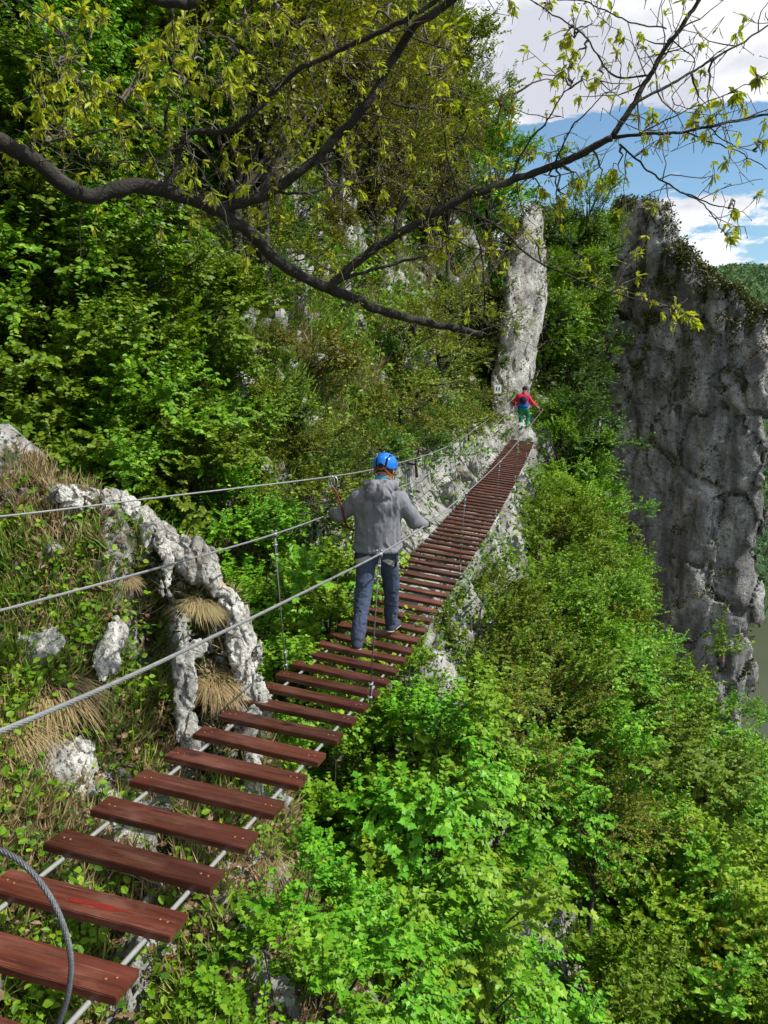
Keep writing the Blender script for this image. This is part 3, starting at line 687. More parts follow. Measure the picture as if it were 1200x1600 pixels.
Rr_ = rail_points(RP, 1, [0.5, 3, 6, 10.5, 16, 24, 32, 40, 50, 63, 76], .16); Lr_ = rail_points(LP, -1, [-1, 2, 5, 8, 11.5, 17, 24, 32, 42, 52, 63, 74], .16)
r0 = np.array(Rr_[0]); r1 = np.array(Rr_[1]); Rr_ = [tuple(PX(-120, 1190, 1.35)), tuple(PX(0, 1143, 1.55))] + Rr_[1:]
Rr_.append(tuple(PX(849, 640, 28.6)))
Lr_.append(tuple(PX(806, 634, 28.4)))
pathR = smooth_path(Rr_, 260); pathL = smooth_path(Lr_, 260)
for pth, nm in ((pathR, 'r'), (pathL, 'l')):
    mb = MB(); wire_rope(mb, pth, .0072); bobj('handrail_cable', mb.mesh('handrail_cable', M_STEEL))
def near_on(path, p):
    k = np.argmin(np.linalg.norm(path[:, :2] - np.asarray(p)[:2], axis=1)); return path[k]
def clamp(mb, c, ax, s=1.0):
    c = np.asarray(c); ax = np.asarray(ax) / np.linalg.norm(ax); sd = np.cross(ax, [0, .3, 1.]); sd /= np.linalg.norm(sd); up = np.cross(sd, ax)
    Mx = np.stack([ax, sd, up], 1)
    mb.box(c, (.018 * s, .030 * s, .018 * s), Mx, .002)
    for e in (-1, 1):
        q = c + sd * .011 * s * e; mb.tube([q - up * .016 * s, q + up * .022 * s], .0036 * s, 6); mb.tube([q + up * .014 * s, q + up * .020 * s], .0068 * s, 6)
for side, path, idxs in ((-1, pathL, (11.6, 24, 37, 50, 63)), (1, pathR, (10.6, 24, 37, 50, 63))):
    for i in idxs:
        b = deck(i, side * .385, -.045, .0); tpt = near_on(path, deck(i, side * .47)); mb = MB()
        mb.tube([tpt + [0, 0, .012], tpt * .5 + b * .5 + [0, 0, 0], b], .0048, 7)
        hgr = bobj('hanger_cable', mb.mesh('hanger_cable', M_DARKCABLE))
        v = b - tpt; L_ = np.linalg.norm(v); v = v / L_
        for f in (.085, .16, L_ - .18, L_ - .08, 0):
            mb = MB(); clamp(mb, tpt + v * f, v if f else path[100] - path[90], 1 if f else 1.5)
            c_ = link('cable_clamp', mb.mesh('cable_clamp', M_STEEL), hgr)
        mb = MB(); mb.tube([tpt + [.006, 0, 0], tpt + v * .17 + [.012, 0, 0]], .0045, 6); mb.tube([b + [.006, 0, 0], b - v * .2 + [.012, 0, 0]], .0045, 6)
        mb.tube([b + [-.0, 0, 0], b + [-side * .09, 0, .0]], .007, 6)
        link('cable_end', mb.mesh('cable_end', M_STEEL), hgr)
# safety line to the left, its own cable
up_pts = [PX(-300, 832, 3.6), PX(0, 807, 4.6), PX(250, 777, 5.5), PX(515, 745, 7.0), PX(620, 724, 9.5), PX(700, 697, 14), PX(750, 665, 19), PX(800, 625, 27), PX(815, 612, 29.2)]
pathU = smooth_path(up_pts, 260); mb = MB(); wire_rope(mb, pathU, .0065, upto=6)
o = link('safety_cable', None); bpy.data.objects.remove(o)
o = link('safety_cable', mb.mesh('safety_cable', M_STEEL)); tag(o, 'thin steel safety cable running above the left handrail of the bridge', 'cable')
# loose loop of dark wire rope close to the camera
lp = smooth_path([PX(-90, 1330, 1.75), PX(-30, 1322, 1.72), PX(15, 1335, 1.7), PX(60, 1375, 1.68), PX(95, 1435, 1.66), PX(111, 1500, 1.65), PX(106, 1555, 1.65), PX(90, 1605, 1.66), PX(60, 1700, 1.68)], 120)
mb = MB(); wire_rope(mb, lp, .0068, 6, .07, 3)
tag(mb.obj('wire_loop', M_DARKCABLE), 'bent loop of dark wire rope hanging in front of the nearest planks', 'cable')
# ------------------------------------------------------------------ planting
from mathutils.bvhtree import BVHTree
BVH = BVHTree.FromPolygons([tuple(v) for v in GV[:, :].tolist()], F.tolist())
def hit(px, py, zmax=90):
    d = Vector(PX(px, py, 1.0)).normalized(); loc, nrm, idx, dist = BVH.ray_cast(Vector((0, 0, 0)), d, zmax)
    return (np.array(loc), np.array(nrm)) if loc is not None else (None, None)
def lift(c, need=.5):
    c = np.array(c, float)
    for _ in range(60):
        if c[2] >= hgt(c[0], c[1]) + need: break
        c *= .985
    return c
rg = np.random.default_rng(12)
def put(key, px, py, Z, label, cat, group=None, sc=1.0, need=.5):
    return plant(key, lift(PX(px, py, Z), need), label, cat, group, sc)
def wood(key, px, py, label, cat, group, sc):
    p, n = hit(px, py)
    if p is None: return
    return plant(key, p + np.array([0, 0, TH[key] * sc - .3]), label, cat, group, sc)
# bright maples hugging the near half of the bridge
G1 = 'maple bushes left of the bridge behind the outcrop'
for k, px, py, Z, sc in (('maple_a', 450, 950, 8.4, .95), ('maple_b', 510, 1000, 8.0, .8), ('maple_b', 400, 1030, 7.6, .8), ('maple_a', 500, 905, 9.2, .85), ('maple_b', 420, 1120, 6.6, .7)):
    put(k, px, py, Z, 'bright maple bush between outcrop and bridge', 'bush', G1, sc, .2)
G2 = 'maple bushes below the right side of the bridge'
for k, px, py, Z, sc in (('maple_a', 660, 1130, 7.6, .8), ('maple_a', 610, 1240, 7.0, .9), ('maple_b', 690, 1240, 7.4, .85), ('maple_a', 580, 1370, 6.6, .9), ('maple_a', 660, 1440, 6.6, .9), ('maple_b', 540, 1500, 6.0, .8),
        ('maple_a', 640, 1580, 6.0, .9), ('maple_b', 505, 1600, 5.6, .7), ('maple_b', 470, 1440, 6.2, .55), ('maple_b', 500, 1300, 6.8, .75), ('maple_a', 730, 1620, 6.8, .9), ('maple_b', 610, 1090, 8.2, .6), ('maple_b', 430, 1650, 5.4, .6)):
    put(k, px, py, Z, 'bright maple bush below the near planks', 'bush', G2, sc, .15)
# tree crowns filling the gorge on the right
G3 = 'broadleaf trees filling the gorge right of the bridge'
for k, px, py, Z, sc in (('beech_a', 845, 880, 21, .95), ('beech_b', 905, 960, 19, .95), ('beech_a', 800, 990, 16.5, .85), ('beech_b', 870, 1060, 15.5, .95), ('beech_a', 960, 1090, 17, 1.), ('beech_b', 770, 1110, 12.8, .8),
        ('beech_a', 900, 1200, 13.5, .9), ('beech_b', 1010, 1220, 15, 1.), ('beech_a', 790, 1240, 11.5, .8), ('beech_a', 960, 1340, 12.2, .9), ('beech_b', 1060, 1330, 14, .95), ('beech_b', 900, 1600, 9.8, .75),
        ('beech_a', 1010, 1490, 11.5, .9),  ('beech_b', 1080, 1190, 19, 1.), ('beech_a', 740, 1010, 15, .6), ('beech_b', 850, 960, 18, .7),
        ('beech_a', 1160, 1640, 12, .9), ('beech_b', 1040, 1650, 10.5, .8), ('beech_b', 760, 1620, 8.2, .5)):
    put(k, px, py, Z * (1.0, 1.07, .94, 1.03, .97)[(px // 10) % 5], 'leafy green tree in the gorge beside the bridge', 'tree', G3, sc * .95, .6)
G4 = 'yellow-green trees along the lower right edge'
for k, px, py, Z, sc in (('lime_a', 1090, 1440, 12.5, .85), ('lime_a', 1130, 1560, 12, .85), ('lime_a', 940, 1010, 19, .6), ('lime_a', 890, 860, 22.5, .7), ('lime_a', 1100, 1310, 16, .6), ('lime_a', 870, 800, 25, .6)):
    put(k, px, py, Z, 'yellow-green tree among the darker gorge crowns', 'tree', G4, sc, .6)
G5 = 'trees at the foot of the big crag'
for k, px, py, Z, sc in (('mid_a', 880, 735, 30, .75), ('mid_a', 905, 830, 30, .8), ('mid_a', 1020, 1110, 28, .7), ('mid_a', 970, 1020, 27, .7), ('dark_a', 920, 920, 34, .7), ('dark_a', 1070, 1240, 34, .8), ('mid_a', 1060, 1200, 26, .7), ('dark_a', 1130, 1290, 38, .8)):
    put(k, px, py, Z, 'green tree at the foot of the crag', 'tree', G5, sc, .6)
for px, py, sc in ((965, 740, .8), (985, 830, .8), (1020, 900, .8), (1050, 970, .8), (1085, 1040, .8), (1000, 770, .7), (1110, 1110, .8), (950, 690, .7)):
    put('mid_a', px - 125, py + 110, 31, 'green tree at the foot of the crag', 'tree', G5, sc * .72, .3)
for px, py, sc in ((985, 745, 1.1), (1005, 805, 1.2), (1035, 865, 1.1), (1060, 925, 1.2), (1085, 985, 1.1), (1110, 1045, 1.1), (1135, 1105, 1.1), (960, 700, 1.), (1020, 835, 1.1), (1050, 900, 1.2), (1075, 960, 1.2), (1100, 1020, 1.), (970, 790, 1.2), (1000, 870, 1.2), (1040, 960, 1.2), (1075, 1040, 1.2), (1120, 1130, 1.1), (1155, 1180, 1.1)):
    wood('bush_b' if px % 2 else 'bush_a', px - 85, py + 40, 'round bush on the slope before the crag', 'bush', 'bushes on the slope in front of the crag', sc)
G6 = 'dark trees between the pillar and the crag'
for k, px, py, Z, sc in (('dark_a', 872, 620, 36, .95), ('dark_a', 885, 540, 38, .9), ('dark_a', 885, 600, 41, .8), ('mid_a', 890, 470, 37, .9), ('dark_a', 890, 470, 41, .8), ('dark_a', 885, 690, 37, .9), ('mid_a', 915, 390, 40, .75), ('dark_a', 880, 400, 39, .9), ('mid_a', 915, 345, 40, .8), ('dark_a', 880, 520, 42, .7)):
    put(k, px, py, Z, 'dark green tree between pillar and crag', 'tree', G6, sc, .6)
# hillside woods: trees stand where the view ray meets the slope
G7 = 'green trees along the skyline of the slope'
for yb in (31.5, 35, 38.5, 41.5):
    for xb in np.arange(-9, 15, 2.7):
        x, y = xb + rg.uniform(-.9, .9), yb + rg.uniform(-.9, .9); cc = np.interp(y, CY, CX)
        if cc - x < .6 or x > 10.2 or (x > 3.0 and y < 33.5) or (yb < 40 and x < 2 and rg.random() < .45): continue
        sc = rg.uniform(.75, 1.1) * ((1.0 if x < 8.2 else .72) if x > 4.2 else .92); plant('mid_a' if x > 1 or rg.random() < .35 else 'olive_a', (x, y, float(hgt(x, y)) + 3.9 * sc), 'fresh green tree on the slope skyline', 'tree', G7, sc)
G8 = 'young olive-leaved oaks on the upper slope'
for py in range(60, 520, 62):
    for px in range(250, 800, 88):
        x, y = px + rg.uniform(-34, 34), py + rg.uniform(-24, 24)
        if x < 330 and y > 330 or (y > 380 and x < 560 and rg.random() < .6) or y > 470: continue
        p, n = hit(x, y)
        if p is None: continue
        wood('olive_a' if rg.random() < .5 else 'olive_b', x, y, 'sparse olive-leaved oak on the upper slope', 'tree', G8, rg.uniform(.7, 1.05))
for px, py, sc in ((650, 660, .9), (700, 610, 1.), (745, 590, 1.0), (690, 530, 1.1), (765, 520, 1.2), (620, 570, .9)):
    wood('gnarl_a', px, py, 'gnarled low oak left of the far planks', 'tree', 'gnarled low oaks left of the far planks', sc)
for px, py, sc in ((420, 495, 1.15), (378, 480, .9), (560, 330, 1.1), (300, 330, 1.0), (620, 420, .9)):
    wood('olive_a', px, py, 'tall thin dark-trunked oak on the slope', 'tree', 'tall dark-trunked oaks on the slope', sc)
for px, py, Z, sc in ((845, 1110, 11.5, .62), (780, 1190, 9.6, .5), (930, 1290, 11, .55)):
    put('olive_b', px, py, Z, 'sparse bare-limbed tree rising through the gorge crowns', 'tree', 'sparse trees among the gorge crowns', sc, .5)
G13 = 'low scrub on the steep slope left of the bridge'
for py in range(330, 740, 42):
    for px in range(285, 800, 46):
        x, y = px + rg.uniform(-20, 20), py + rg.uniform(-16, 16)
        if (x < 380 and y > 420) or (x > 700 and y > 640) or (390 < x < 600 and 470 < y < 700 and rg.random() < .7) or rg.random() < .33: continue
        wood('scrub_a' if rg.random() < .55 else 'scrub_b', x, y, 'low olive-green scrub on the steep slope', 'bush', G13, rg.uniform(.55, 1.15))
for k, (px, py, Z, sc) in enumerate(((800, 385, 28.2, .8), (782, 440, 28.2, .9), (770, 500, 28, .9), (765, 560, 27.8, .9), (760, 620, 27.6, .8), (790, 520, 28.3, .6), (742, 680, 27, .8))):
    plant('scrub_b' if k % 2 else 'gnarl_a', PX(px, py, Z) + np.array([0, .3, 0]), 'scrub clinging to the left flank of the pillar', 'bush', 'scrub on the left flank of the pillar', sc * 1.1)
G9 = 'hazel bushes on the left behind the outcrop'
for k, px, py, Z, sc in (('bush_a', 70, 430, 9.4, 1.), ('bush_b', 190, 450, 9.8, 1.), ('bush_a', 285, 530, 10.4, .95), ('bush_b', 110, 560, 8.8, 1.), ('bush_a', 225, 630, 9.2, .95), ('bush_b', 330, 660, 10.2, .8), ('bush_a', 50, 660, 8.2, .9),
        ('bush_b', 170, 740, 8.4, .8), ('bush_a', 290, 760, 8.8, .75), ('bush_a', -40, 540, 8.6, 1.), ('bush_b', 20, 770, 8.0, .6), ('bush_b', 350, 820, 8.8, .6), ('bush_a', 130, 370, 10.5, .9), ('bush_b', 0, 350, 9.8, 1.)):
    put(k, px, py, Z, 'dense green hazel bush behind the outcrop', 'bush', G9, sc, .15)
G10 = 'bright green trees in the upper left corner'
for px, py, Z, sc in ((40, 110, 12, .8), (150, 40, 13, .85), (60, 240, 11.5, .7), (190, 150, 14, .7), (-60, 20, 11.5, .8), (240, 20, 15, .7)):
    put('beech_b', px, py, Z, 'bright green tree behind the upper-left boughs', 'tree', G10, sc, .8)

# ------------------------------------------------------------------ ground cover, grass, dry tufts, stones
A_, B_, C_, D_ = (GV[F[:, k]] for k in range(4))
cen = (A_ + B_ + C_ + D_) / 4; nn = np.cross(C_ - A_, D_ - B_); area = np.linalg.norm(nn, axis=1) / 2; nn = nn / (2 * area[:, None] + 1e-12)
px_, py_, zc_ = project(cen); vis = (zc_ > 1.2) & (px_ > -350) & (px_ < 1500) & (py_ > -250) & (py_ < 1850) & (zc_ < 75)
facing = np.clip(-(nn * cen).sum(1) / np.linalg.norm(cen, axis=1), .12, 1)
rk = rock.ravel()[F[:, 0]]
def sample(n, wt, rng):
    wgt = np.where(vis, area * facing / np.maximum(zc_, 3) ** 1.75, 0) * wt; wgt /= wgt.sum(); f = rng.choice(len(wgt), n, p=wgt)
    u, v = rng.random((n, 1)), rng.random((n, 1))
    return (A_[f] * (1 - u) + B_[f] * u) * (1 - v) + (D_[f] * (1 - u) + C_[f] * u) * v, nn[f], f
cluster = fbm(cen * 1.3, 3, 91); cl2 = fbm(cen * .7, 3, 95)
rng = np.random.default_rng(5)
def cover(name, n, wt, size, shape, mat, label, cat, zlift=.08, flat=.6, clump=6):
    P, Nn, f = sample(n // clump, wt, rng); P = np.repeat(P, clump, 0); Nn = np.repeat(Nn, clump, 0); m_ = len(P)
    zc = np.repeat(np.maximum(zc_[f], 3), clump); sc = size * (.6 + .8 * rng.random(m_)) * np.clip(zc / 9, .8, 2.2)
    P = P + rvec(m_, rng) * (sc * 1.6)[:, None] * np.array([1, 1, .7]) + Nn * (zlift * rng.random(m_) * np.clip(zc / 8, .7, 2))[:, None]
    d = rvec(m_, rng) * np.array([1, 1, .5]); nr = Nn * .5 + np.array([0, 0, flat]) + rvec(m_, rng) * .5
    tag(link(name, leaves(P, d, nr, sc, shape, mat, name)), label, cat, kind='stuff')
soft = sstep(.52, .40, rk)
openg = np.exp(-(((px_ - 480) / 150) ** 2 + ((py_ - 600) / 150) ** 2))       # the sunny grassy patch of slope
leftn = sstep(9, 7, cen[:, 1]) * (cen[:, 0] < .5)
cover('ground_cover', 150000, soft * sstep(-.25, .25, cluster) * (1 - .82 * leftn) * (1 - .6 * openg) + .05, .052, HEXL, L_GREEN, 'low green leafy plants carpeting the steep slope', 'ground cover', .22)
cover('ivy_cover', 60000, soft * sstep(-.1, .3, -cluster) * (1 - .5 * leftn) + (.12 + .3 * (cen[:, 1] > 9)) * (rk > .5), .05, HEXL, L_DARK, 'dark low foliage in the hollows of the slope', 'ground cover', .12)
cover('leaf_litter', 60000, soft * (.15 + leftn * 4.5 + openg), .05, HEXL, L_LITTER, 'dry brown leaf litter lying on the soil', 'leaf litter', .02, 1., 3)
def grass(name, n, wt, length, mat, label, width=1.0, tuft=14, spread=.06, upw=1.0):
    P, Nn, f = sample(n // tuft, wt, rng); P = np.repeat(P, tuft, 0); Nn = np.repeat(Nn, tuft, 0); m_ = len(P)
    zc = np.repeat(np.maximum(zc_[f], 3), tuft); k = np.clip(zc / 8, .8, 2)
    P = P + rvec(m_, rng) * spread * k[:, None] * np.array([1, 1, .4]); d = np.array([0, 0, upw]) + Nn * .5 + rvec(m_, rng) * .6
    nr = rvec(m_, rng); T = (BLADE[0] * np.array([1, width * 2.2, 1]), BLADE[1], BLADE[2])
    tag(link(name, leaves(P, d, nr, length * k * (.5 + rng.random(m_)), T, mat, name)), label, 'grass', kind='stuff')
grass('grass', 120000, soft * (.35 + openg * 1.9 + .2 * leftn) * sstep(-.3, .2, cl2), .16, L_GRASS, 'green grass growing on the sunny slope', .45)
grass('dry_grass', 60000, soft * (.12 + openg * .8 + .8 * leftn) * sstep(-.2, .2, -cl2), .17, L_DRY, 'dry straw-coloured grass scattered on soil', .4)

# leafy tops of the distant forest
_q = VT; _a, _b, _c = project(_q); _ok = np.where((_c > 50) & (_a > 1040) & (_a < 1500) & (_b > 380) & (_b < 1250))[0]; _w = 1 / _c[_ok] ** 1.2; _i = rng.choice(_ok, 90000, p=_w / _w.sum()); _n = len(_i)
tag(link('forest_leaves', leaves(_q[_i] + rvec(_n, rng) * .9 + [0, 0, .3], rvec(_n, rng), rvec(_n, rng) * .7 + [0.1, -.2, .8], (.45 + .6 * rng.random(_n)) * (_c[_i] / 230) ** .8, HEXL, L_FAR, 'forest_leaves')), 'leafy canopy of the distant wooded hillside', 'forest', kind='stuff')
# moss, grass and small shrubs growing on the ledges of the big crag
def on_mesh(ob, n, rng, upmin=.15, hb=None):
    me = ob.data; nv = len(me.vertices); V_ = np.empty(nv * 3, np.float32); me.vertices.foreach_get('co', V_); V_ = V_.reshape(-1, 3) + np.array(ob.location)
    npoly = len(me.polygons); Nf = np.empty(npoly * 3, np.float32); me.polygons.foreach_get('normal', Nf); Nf = Nf.reshape(-1, 3); Cf = np.empty(npoly * 3, np.float32); me.polygons.foreach_get('center', Cf); Cf = Cf.reshape(-1, 3) + np.array(ob.location)
    wt = sstep(upmin, upmin + .35, Nf[:, 2] + .35 * fbm(Cf * .5, 3, 7)) * (1 if hb is None else hb(Cf)) + 1e-9; f = rng.choice(npoly, n, p=wt / wt.sum()); return Cf[f], Nf[f]
for ob, n_, up_, hb, nm_ in ((crag, 2600, -.05, lambda c: (.04 + sstep(-2, 5, c[:, 2]) * sstep(-.2, .3, fbm(c * .35, 3, 19))) , 'large crag'), (spire, 900, .0, None, 'stone pillar')):
    P, Nn = on_mesh(ob, n_, rng, up_, hb); P = np.repeat(P, 26, 0); Nn = np.repeat(Nn, 26, 0); m_ = len(P); k_ = 1 if ob is crag else .6
    P = P + rvec(m_, rng) * (.12 + .3 * rng.random((m_, 1))) * k_ + Nn * .08; sz = (.09 + .12 * rng.random(m_)) * k_
    tag(link('moss_cover', leaves(P, rvec(m_, rng) + [0, 0, .5], Nn * .5 + [0, 0, .4] + rvec(m_, rng) * .6, sz, HEXL, L_MOSS, 'moss_cover')), 'dark moss and herbs on the ledges of the ' + nm_, 'moss', kind='stuff')
def tuft_mesh(rng, n, r, ln):
    a = rng.random(n) * 6.283; rr = r * .5 * rng.random(n) ** .5; P = np.stack([rr * np.cos(a), rr * np.sin(a), 0 * a], -1)
    d = np.stack([np.cos(a) * (.25 + rr / r), np.sin(a) * (.25 + rr / r), .75 + .5 * rng.random(n)], -1) + rng.normal(size=(n, 3)) * .3 + np.array([.55, -.55, -.1])
    Ls = ln * (.6 + .6 * rng.random(n)); d /= np.linalg.norm(d, axis=1)[:, None]
    s = np.cross(d, [0, 0, 1.]); s /= np.linalg.norm(s, axis=1)[:, None] + 1e-6; V = []
    for q, wd in ((0, .0022), (.4, .0022), (.75, .0016), (1., .0003)):
        c = P + d * (Ls * q)[:, None] + np.array([0, 0, -1.]) * (Ls * .75 * q * q)[:, None] + d * np.array([1, 1, 0]) * (Ls * .35 * q * q)[:, None]
        V += [c - s * wd, c + s * wd]
    V = np.stack(V, 1).reshape(-1, 3); o = np.arange(n)[:, None] * 8
    Fq = np.concatenate([o + np.array([[0, 1, 3, 2]]), o + np.array([[2, 3, 5, 4]]), o + np.array([[4, 5, 7, 6]])])
    return mesh_np('dry_tuft', V, [Fq], L_DRY, False)
TM = [tuft_mesh(np.random.default_rng(k), 900, .24, .24) for k in range(2)]
for n_, (px, py, s, lb) in enumerate(((72, 1075, 1.25, 'largest straw-coloured grass tuft, at the left edge below the lowest handrail'), (318, 945, .7, 'dry grass tuft on the right shoulder of the near outcrop'),
        (345, 1062, .8, 'dry drooping grass tuft low on the face of the near outcrop'), (200, 905, .5, 'small dry grass tuft under the middle handrail cable'), (415, 1345, .6, 'dry grass tuft under the near planks beside the pale rock'),
        (20, 1130, .9, 'dry grass tuft at the left edge beside the largest tuft'), (425, 1500, .6, 'dry grass hanging over the tan rock at the bottom'), (470, 770, .9, 'dry tuft hanging on the slope left of the helmeted walker'), (150, 1000, .5, 'small straw tuft in the middle of the near outcrop'))):
    p, n = hit(px, py)
    if p is None: continue
    if py in (945, 1062): p = PX(px, py, 5.52 if py == 945 else 5.33)
    o = link('grass_tuft', TM[n_ % 2]); o.location = p - n * .03; o.scale = (s,) * 3; o.rotation_euler = (rg.normal() * .1, .1, rg.normal() * .5); tag(o, lb, 'grass tuft', 'dry grass tufts')

def rock_mesh(seed, r=1.0):
    sc = np.random.default_rng(seed).uniform(.6, 1.1, 3)
    def f(p):
        d = ell(p, (0, 0, 0), sc * .8); w_ = worley(p * 1.5, seed)
        return d - .28 * (w_[2] - .4) + .10 * sstep(.16, 0, w_[1] - w_[0]) + .12 * fbm(p * 2.2, 3, seed) + .10 * fbm(p * 5, 3, seed + 3, ridged=True)
    V, Q = surf_net(f, (-1.5,) * 3, (1.5,) * 3, .07); return mesh_np('rock', V * .8, [Q], M_ROCK, False)
RM = [rock_mesh(k * 7 + 1) for k in range(5)]
G11 = 'pale rocks poking from the slope left of the bridge'
for k, (px, py, w_) in enumerate(((546, 508, 26), (590, 592, 20), (372, 615, 22), (432, 655, 18), (470, 545, 18), (512, 552, 22), (305, 500, 14), (450, 470, 10), (522, 690, 20), (550, 700, 18), (495, 790, 12), (470, 632, 14), (350, 400, 12), (240, 345, 10), (410, 820, 14), (560, 640, 10), (640, 650, 16), (500, 600, 10), (355, 690, 16), (560, 735, 18), (675, 690, 14), (600, 545, 10))):
    p, n = hit(px, py)
    if p is None: continue
    zc = project(p)[2][0]; s = w_ / 1200 * zc * 1.1
    o = link('rock', RM[k % 5]); o.location = p + n * s * .1; o.scale = (s * rg.uniform(.8, 1.1), s, s * rg.uniform(1.1, 1.5)); o.rotation_euler = (rg.normal() * .3, rg.normal() * .3, rg.random() * 6)
    tag(o, 'pale limestone rock on the green slope', 'rock', G11)
G12 = 'pale rocks on the near outcrop and under the near planks'
for k, (px, py, w_) in enumerate(((255, 1190, 18), (40, 900, 16), (290, 1535, 34), (440, 1545, 40), (400, 1570, 30), (10, 1200, 22), (130, 870, 14), (190, 850, 20), (210, 1060, 14))):
    p, n = hit(px, py)
    if p is None: continue
    zc = project(p)[2][0]; s = w_ / 1200 * zc * .75
    o = link('rock', RM[(k * 3) % 5]); o.location = p; o.scale = (s * rg.uniform(.8, 1.2), s, s * rg.uniform(1., 1.5)); o.rotation_euler = (rg.normal() * .3, rg.normal() * .3, rg.random() * 6)
    tag(o, 'rough pale rock in the near outcrop', 'rock', G12)
G16 = 'small loose pale stones on the near outcrop'
for k in range(46):
    px, py = rg.uniform(0, 300), rg.uniform(720, 1260); p, n = hit(px, py)
    if p is None or project(p)[2][0] > 7.5: continue
    s = rg.uniform(5, 15) / 1200 * project(p)[2][0]; o = link('stone', RM[k % 5]); o.location = p; o.scale = (s * rg.uniform(.7, 1.3), s, s * rg.uniform(.8, 1.4)); o.rotation_euler = (rg.normal(), rg.normal(), rg.random() * 6)
    tag(o, 'small pale stone on the near outcrop', 'stone', G16)
# jagged white limestone ridge round the shoulder of the near outcrop
def zhit(px, py, zd):
    p, n = hit(px, py)
    if p is None: return zd
    z = project(p)[2][0]; return z if zd - 1.0 < z < zd + .25 else zd
def ridge(pts, label, seed, amp=1.0):
    Pp = [(PX(a, b, zhit(a, b, c) - .02 if M_ROCK2 is not M_MOSSY else c), r) for a, b, c, r in pts]
    def f(p):
        D0 = np.full(p.shape[:-1], 9.)
        for (a, ra), (b, rb) in zip(Pp[:-1], Pp[1:]): D0 = np.minimum(D0, cone(p, a, b, ra, rb))
        mk = np.abs(D0) < .15; p = p[mk]; d = D0[mk]
        w_ = worley(p * np.array([6.5, 6.5, 2.6]) + .5 * fbm(p * 5, 2, 4)[..., None], seed); w2_ = worley(p * np.array([20, 20, 9]) + 1.2 * fbm(p * 9, 2, 4)[..., None], seed + 5)
        D0[mk] = d - amp * (.075 * (w_[2] - .45) + .026 * (w2_[2] - .5) + .02 * fbm(p * 28, 2, 9, ridged=True) - .06 * sstep(.10, 0, w_[1] - w_[0]) - .018 * sstep(.12, 0, w2_[1] - w2_[0]) + .05 * fbm(p * 5, 3, seed)); return D0
    A = np.array([q[0] for q in Pp])
    V, Q = surf_net(f, A.min(0) - .28, A.max(0) + .28, .0125)
    b = A.mean(0); o = link('rock_ridge', mesh_np('rock_ridge', V - b, [Q], M_ROCK2, False), loc=b); scene.view_layers[0].update(); return tag(o, label, 'rock')
ridge([(100, 772, 5.9, .05), (150, 778, 5.9, .06), (195, 790, 5.85, .08), (225, 820, 5.8, .10), (262, 850, 5.75, .10), (305, 875, 5.7, .10), (340, 915, 5.6, .07), (368, 955, 5.55, .06), (380, 1010, 5.45, .07), (388, 1060, 5.4, .08), (390, 1120, 5.3, .08), (392, 1180, 5.25, .07), (395, 1250, 5.2, .06)], 'jagged white limestone ridge curving round the near outcrop down to the planks', 3)
M_SAVE, M_ROCK2 = M_ROCK2, M_MOSSY
body_rock = ridge([(250, 880, 5.95, .16), (310, 920, 5.85, .17), (340, 965, 5.75, .17), (352, 1030, 5.62, .17), (352, 1090, 5.5, .18), (352, 1150, 5.4, .18), (350, 1220, 5.3, .18), (350, 1300, 5.2, .15)], 'brown mossy rock face filling the near outcrop below its white ridge', 14)
M_ROCK2 = M_SAVE
P, Nn = on_mesh(body_rock, 2200, rng, -.4, None); P = np.repeat(P, 8, 0); Nn = np.repeat(Nn, 8, 0); m_ = len(P)
tag(link('moss_cover', leaves(P + rvec(m_, rng) * .03 + Nn * .01, rvec(m_, rng) + [0, 0, .3], Nn + rvec(m_, rng) * .6, .014 + .03 * rng.random(m_), HEXL, L_MOSS, 'moss_cover')), 'brown-green moss on the face of the near outcrop', 'moss', kind='stuff')
P, Nn = on_mesh(body_rock, 260, rng, -.2, None); P = np.repeat(P, 9, 0); Nn = np.repeat(Nn, 9, 0); m_ = len(P)
tag(link('dry_grass', leaves(P + rvec(m_, rng) * .02, Nn * .6 + rvec(m_, rng) * .6 + [0, 0, .2], rvec(m_, rng), .06 + .12 * rng.random(m_), (BLADE[0] * np.array([1, 1, 1.5]), BLADE[1], BLADE[2]), L_DRY, 'dry_grass')), 'thin dry grass hanging on the near outcrop face', 'grass', kind='stuff')
G14 = 'pale boulders along the left edge of the far planks'
for k in range(34):
    i_ = 19 + k * 1.62; q = deck(i_, -rg.uniform(.85, 1.5), 0); s_ = rg.uniform(.22, .5); o = link('rock', RM[k % 5]); o.location = (q[0], q[1], q[2] - rg.uniform(.25, .6) + .15 * (i_ > 50)); o.scale = (s_ * rg.uniform(.7, 1.1), s_ * rg.uniform(.8, 1.3), s_ * rg.uniform(1.1, 2.0)); o.rotation_euler = (rg.normal() * .4, rg.normal() * .3, rg.random() * 6)
    tag(o, 'pale boulder beside the far planks', 'rock', G14)
G15 = 'scrub along the left edge of the far planks'
for k in range(17):
    i_ = 18 + k * 3.3; q = deck(i_, -rg.uniform(1.1, 1.9), 0); plant('scrub_a' if k % 2 else 'scrub_b', (q[0], q[1], float(hgt(q[0], q[1])) + .55), 'low scrub beside the far planks', 'bush', G15, rg.uniform(.6, .95))
ridge([(262, 862, 5.6, .035), (264, 895, 5.5, .04), (262, 925, 5.45, .025)], 'short white rock rib below the crest of the jagged ridge', 5, .6)
ridge([(310, 1010, 5.3, .05), (288, 1030, 5.2, .06), (292, 1075, 5.15, .07), (284, 1110, 5.1, .05), (292, 1150, 5.0, .05), (300, 1175, 5.0, .04)], 'vertical white rock rib in the middle of the near outcrop face', 6, .8)
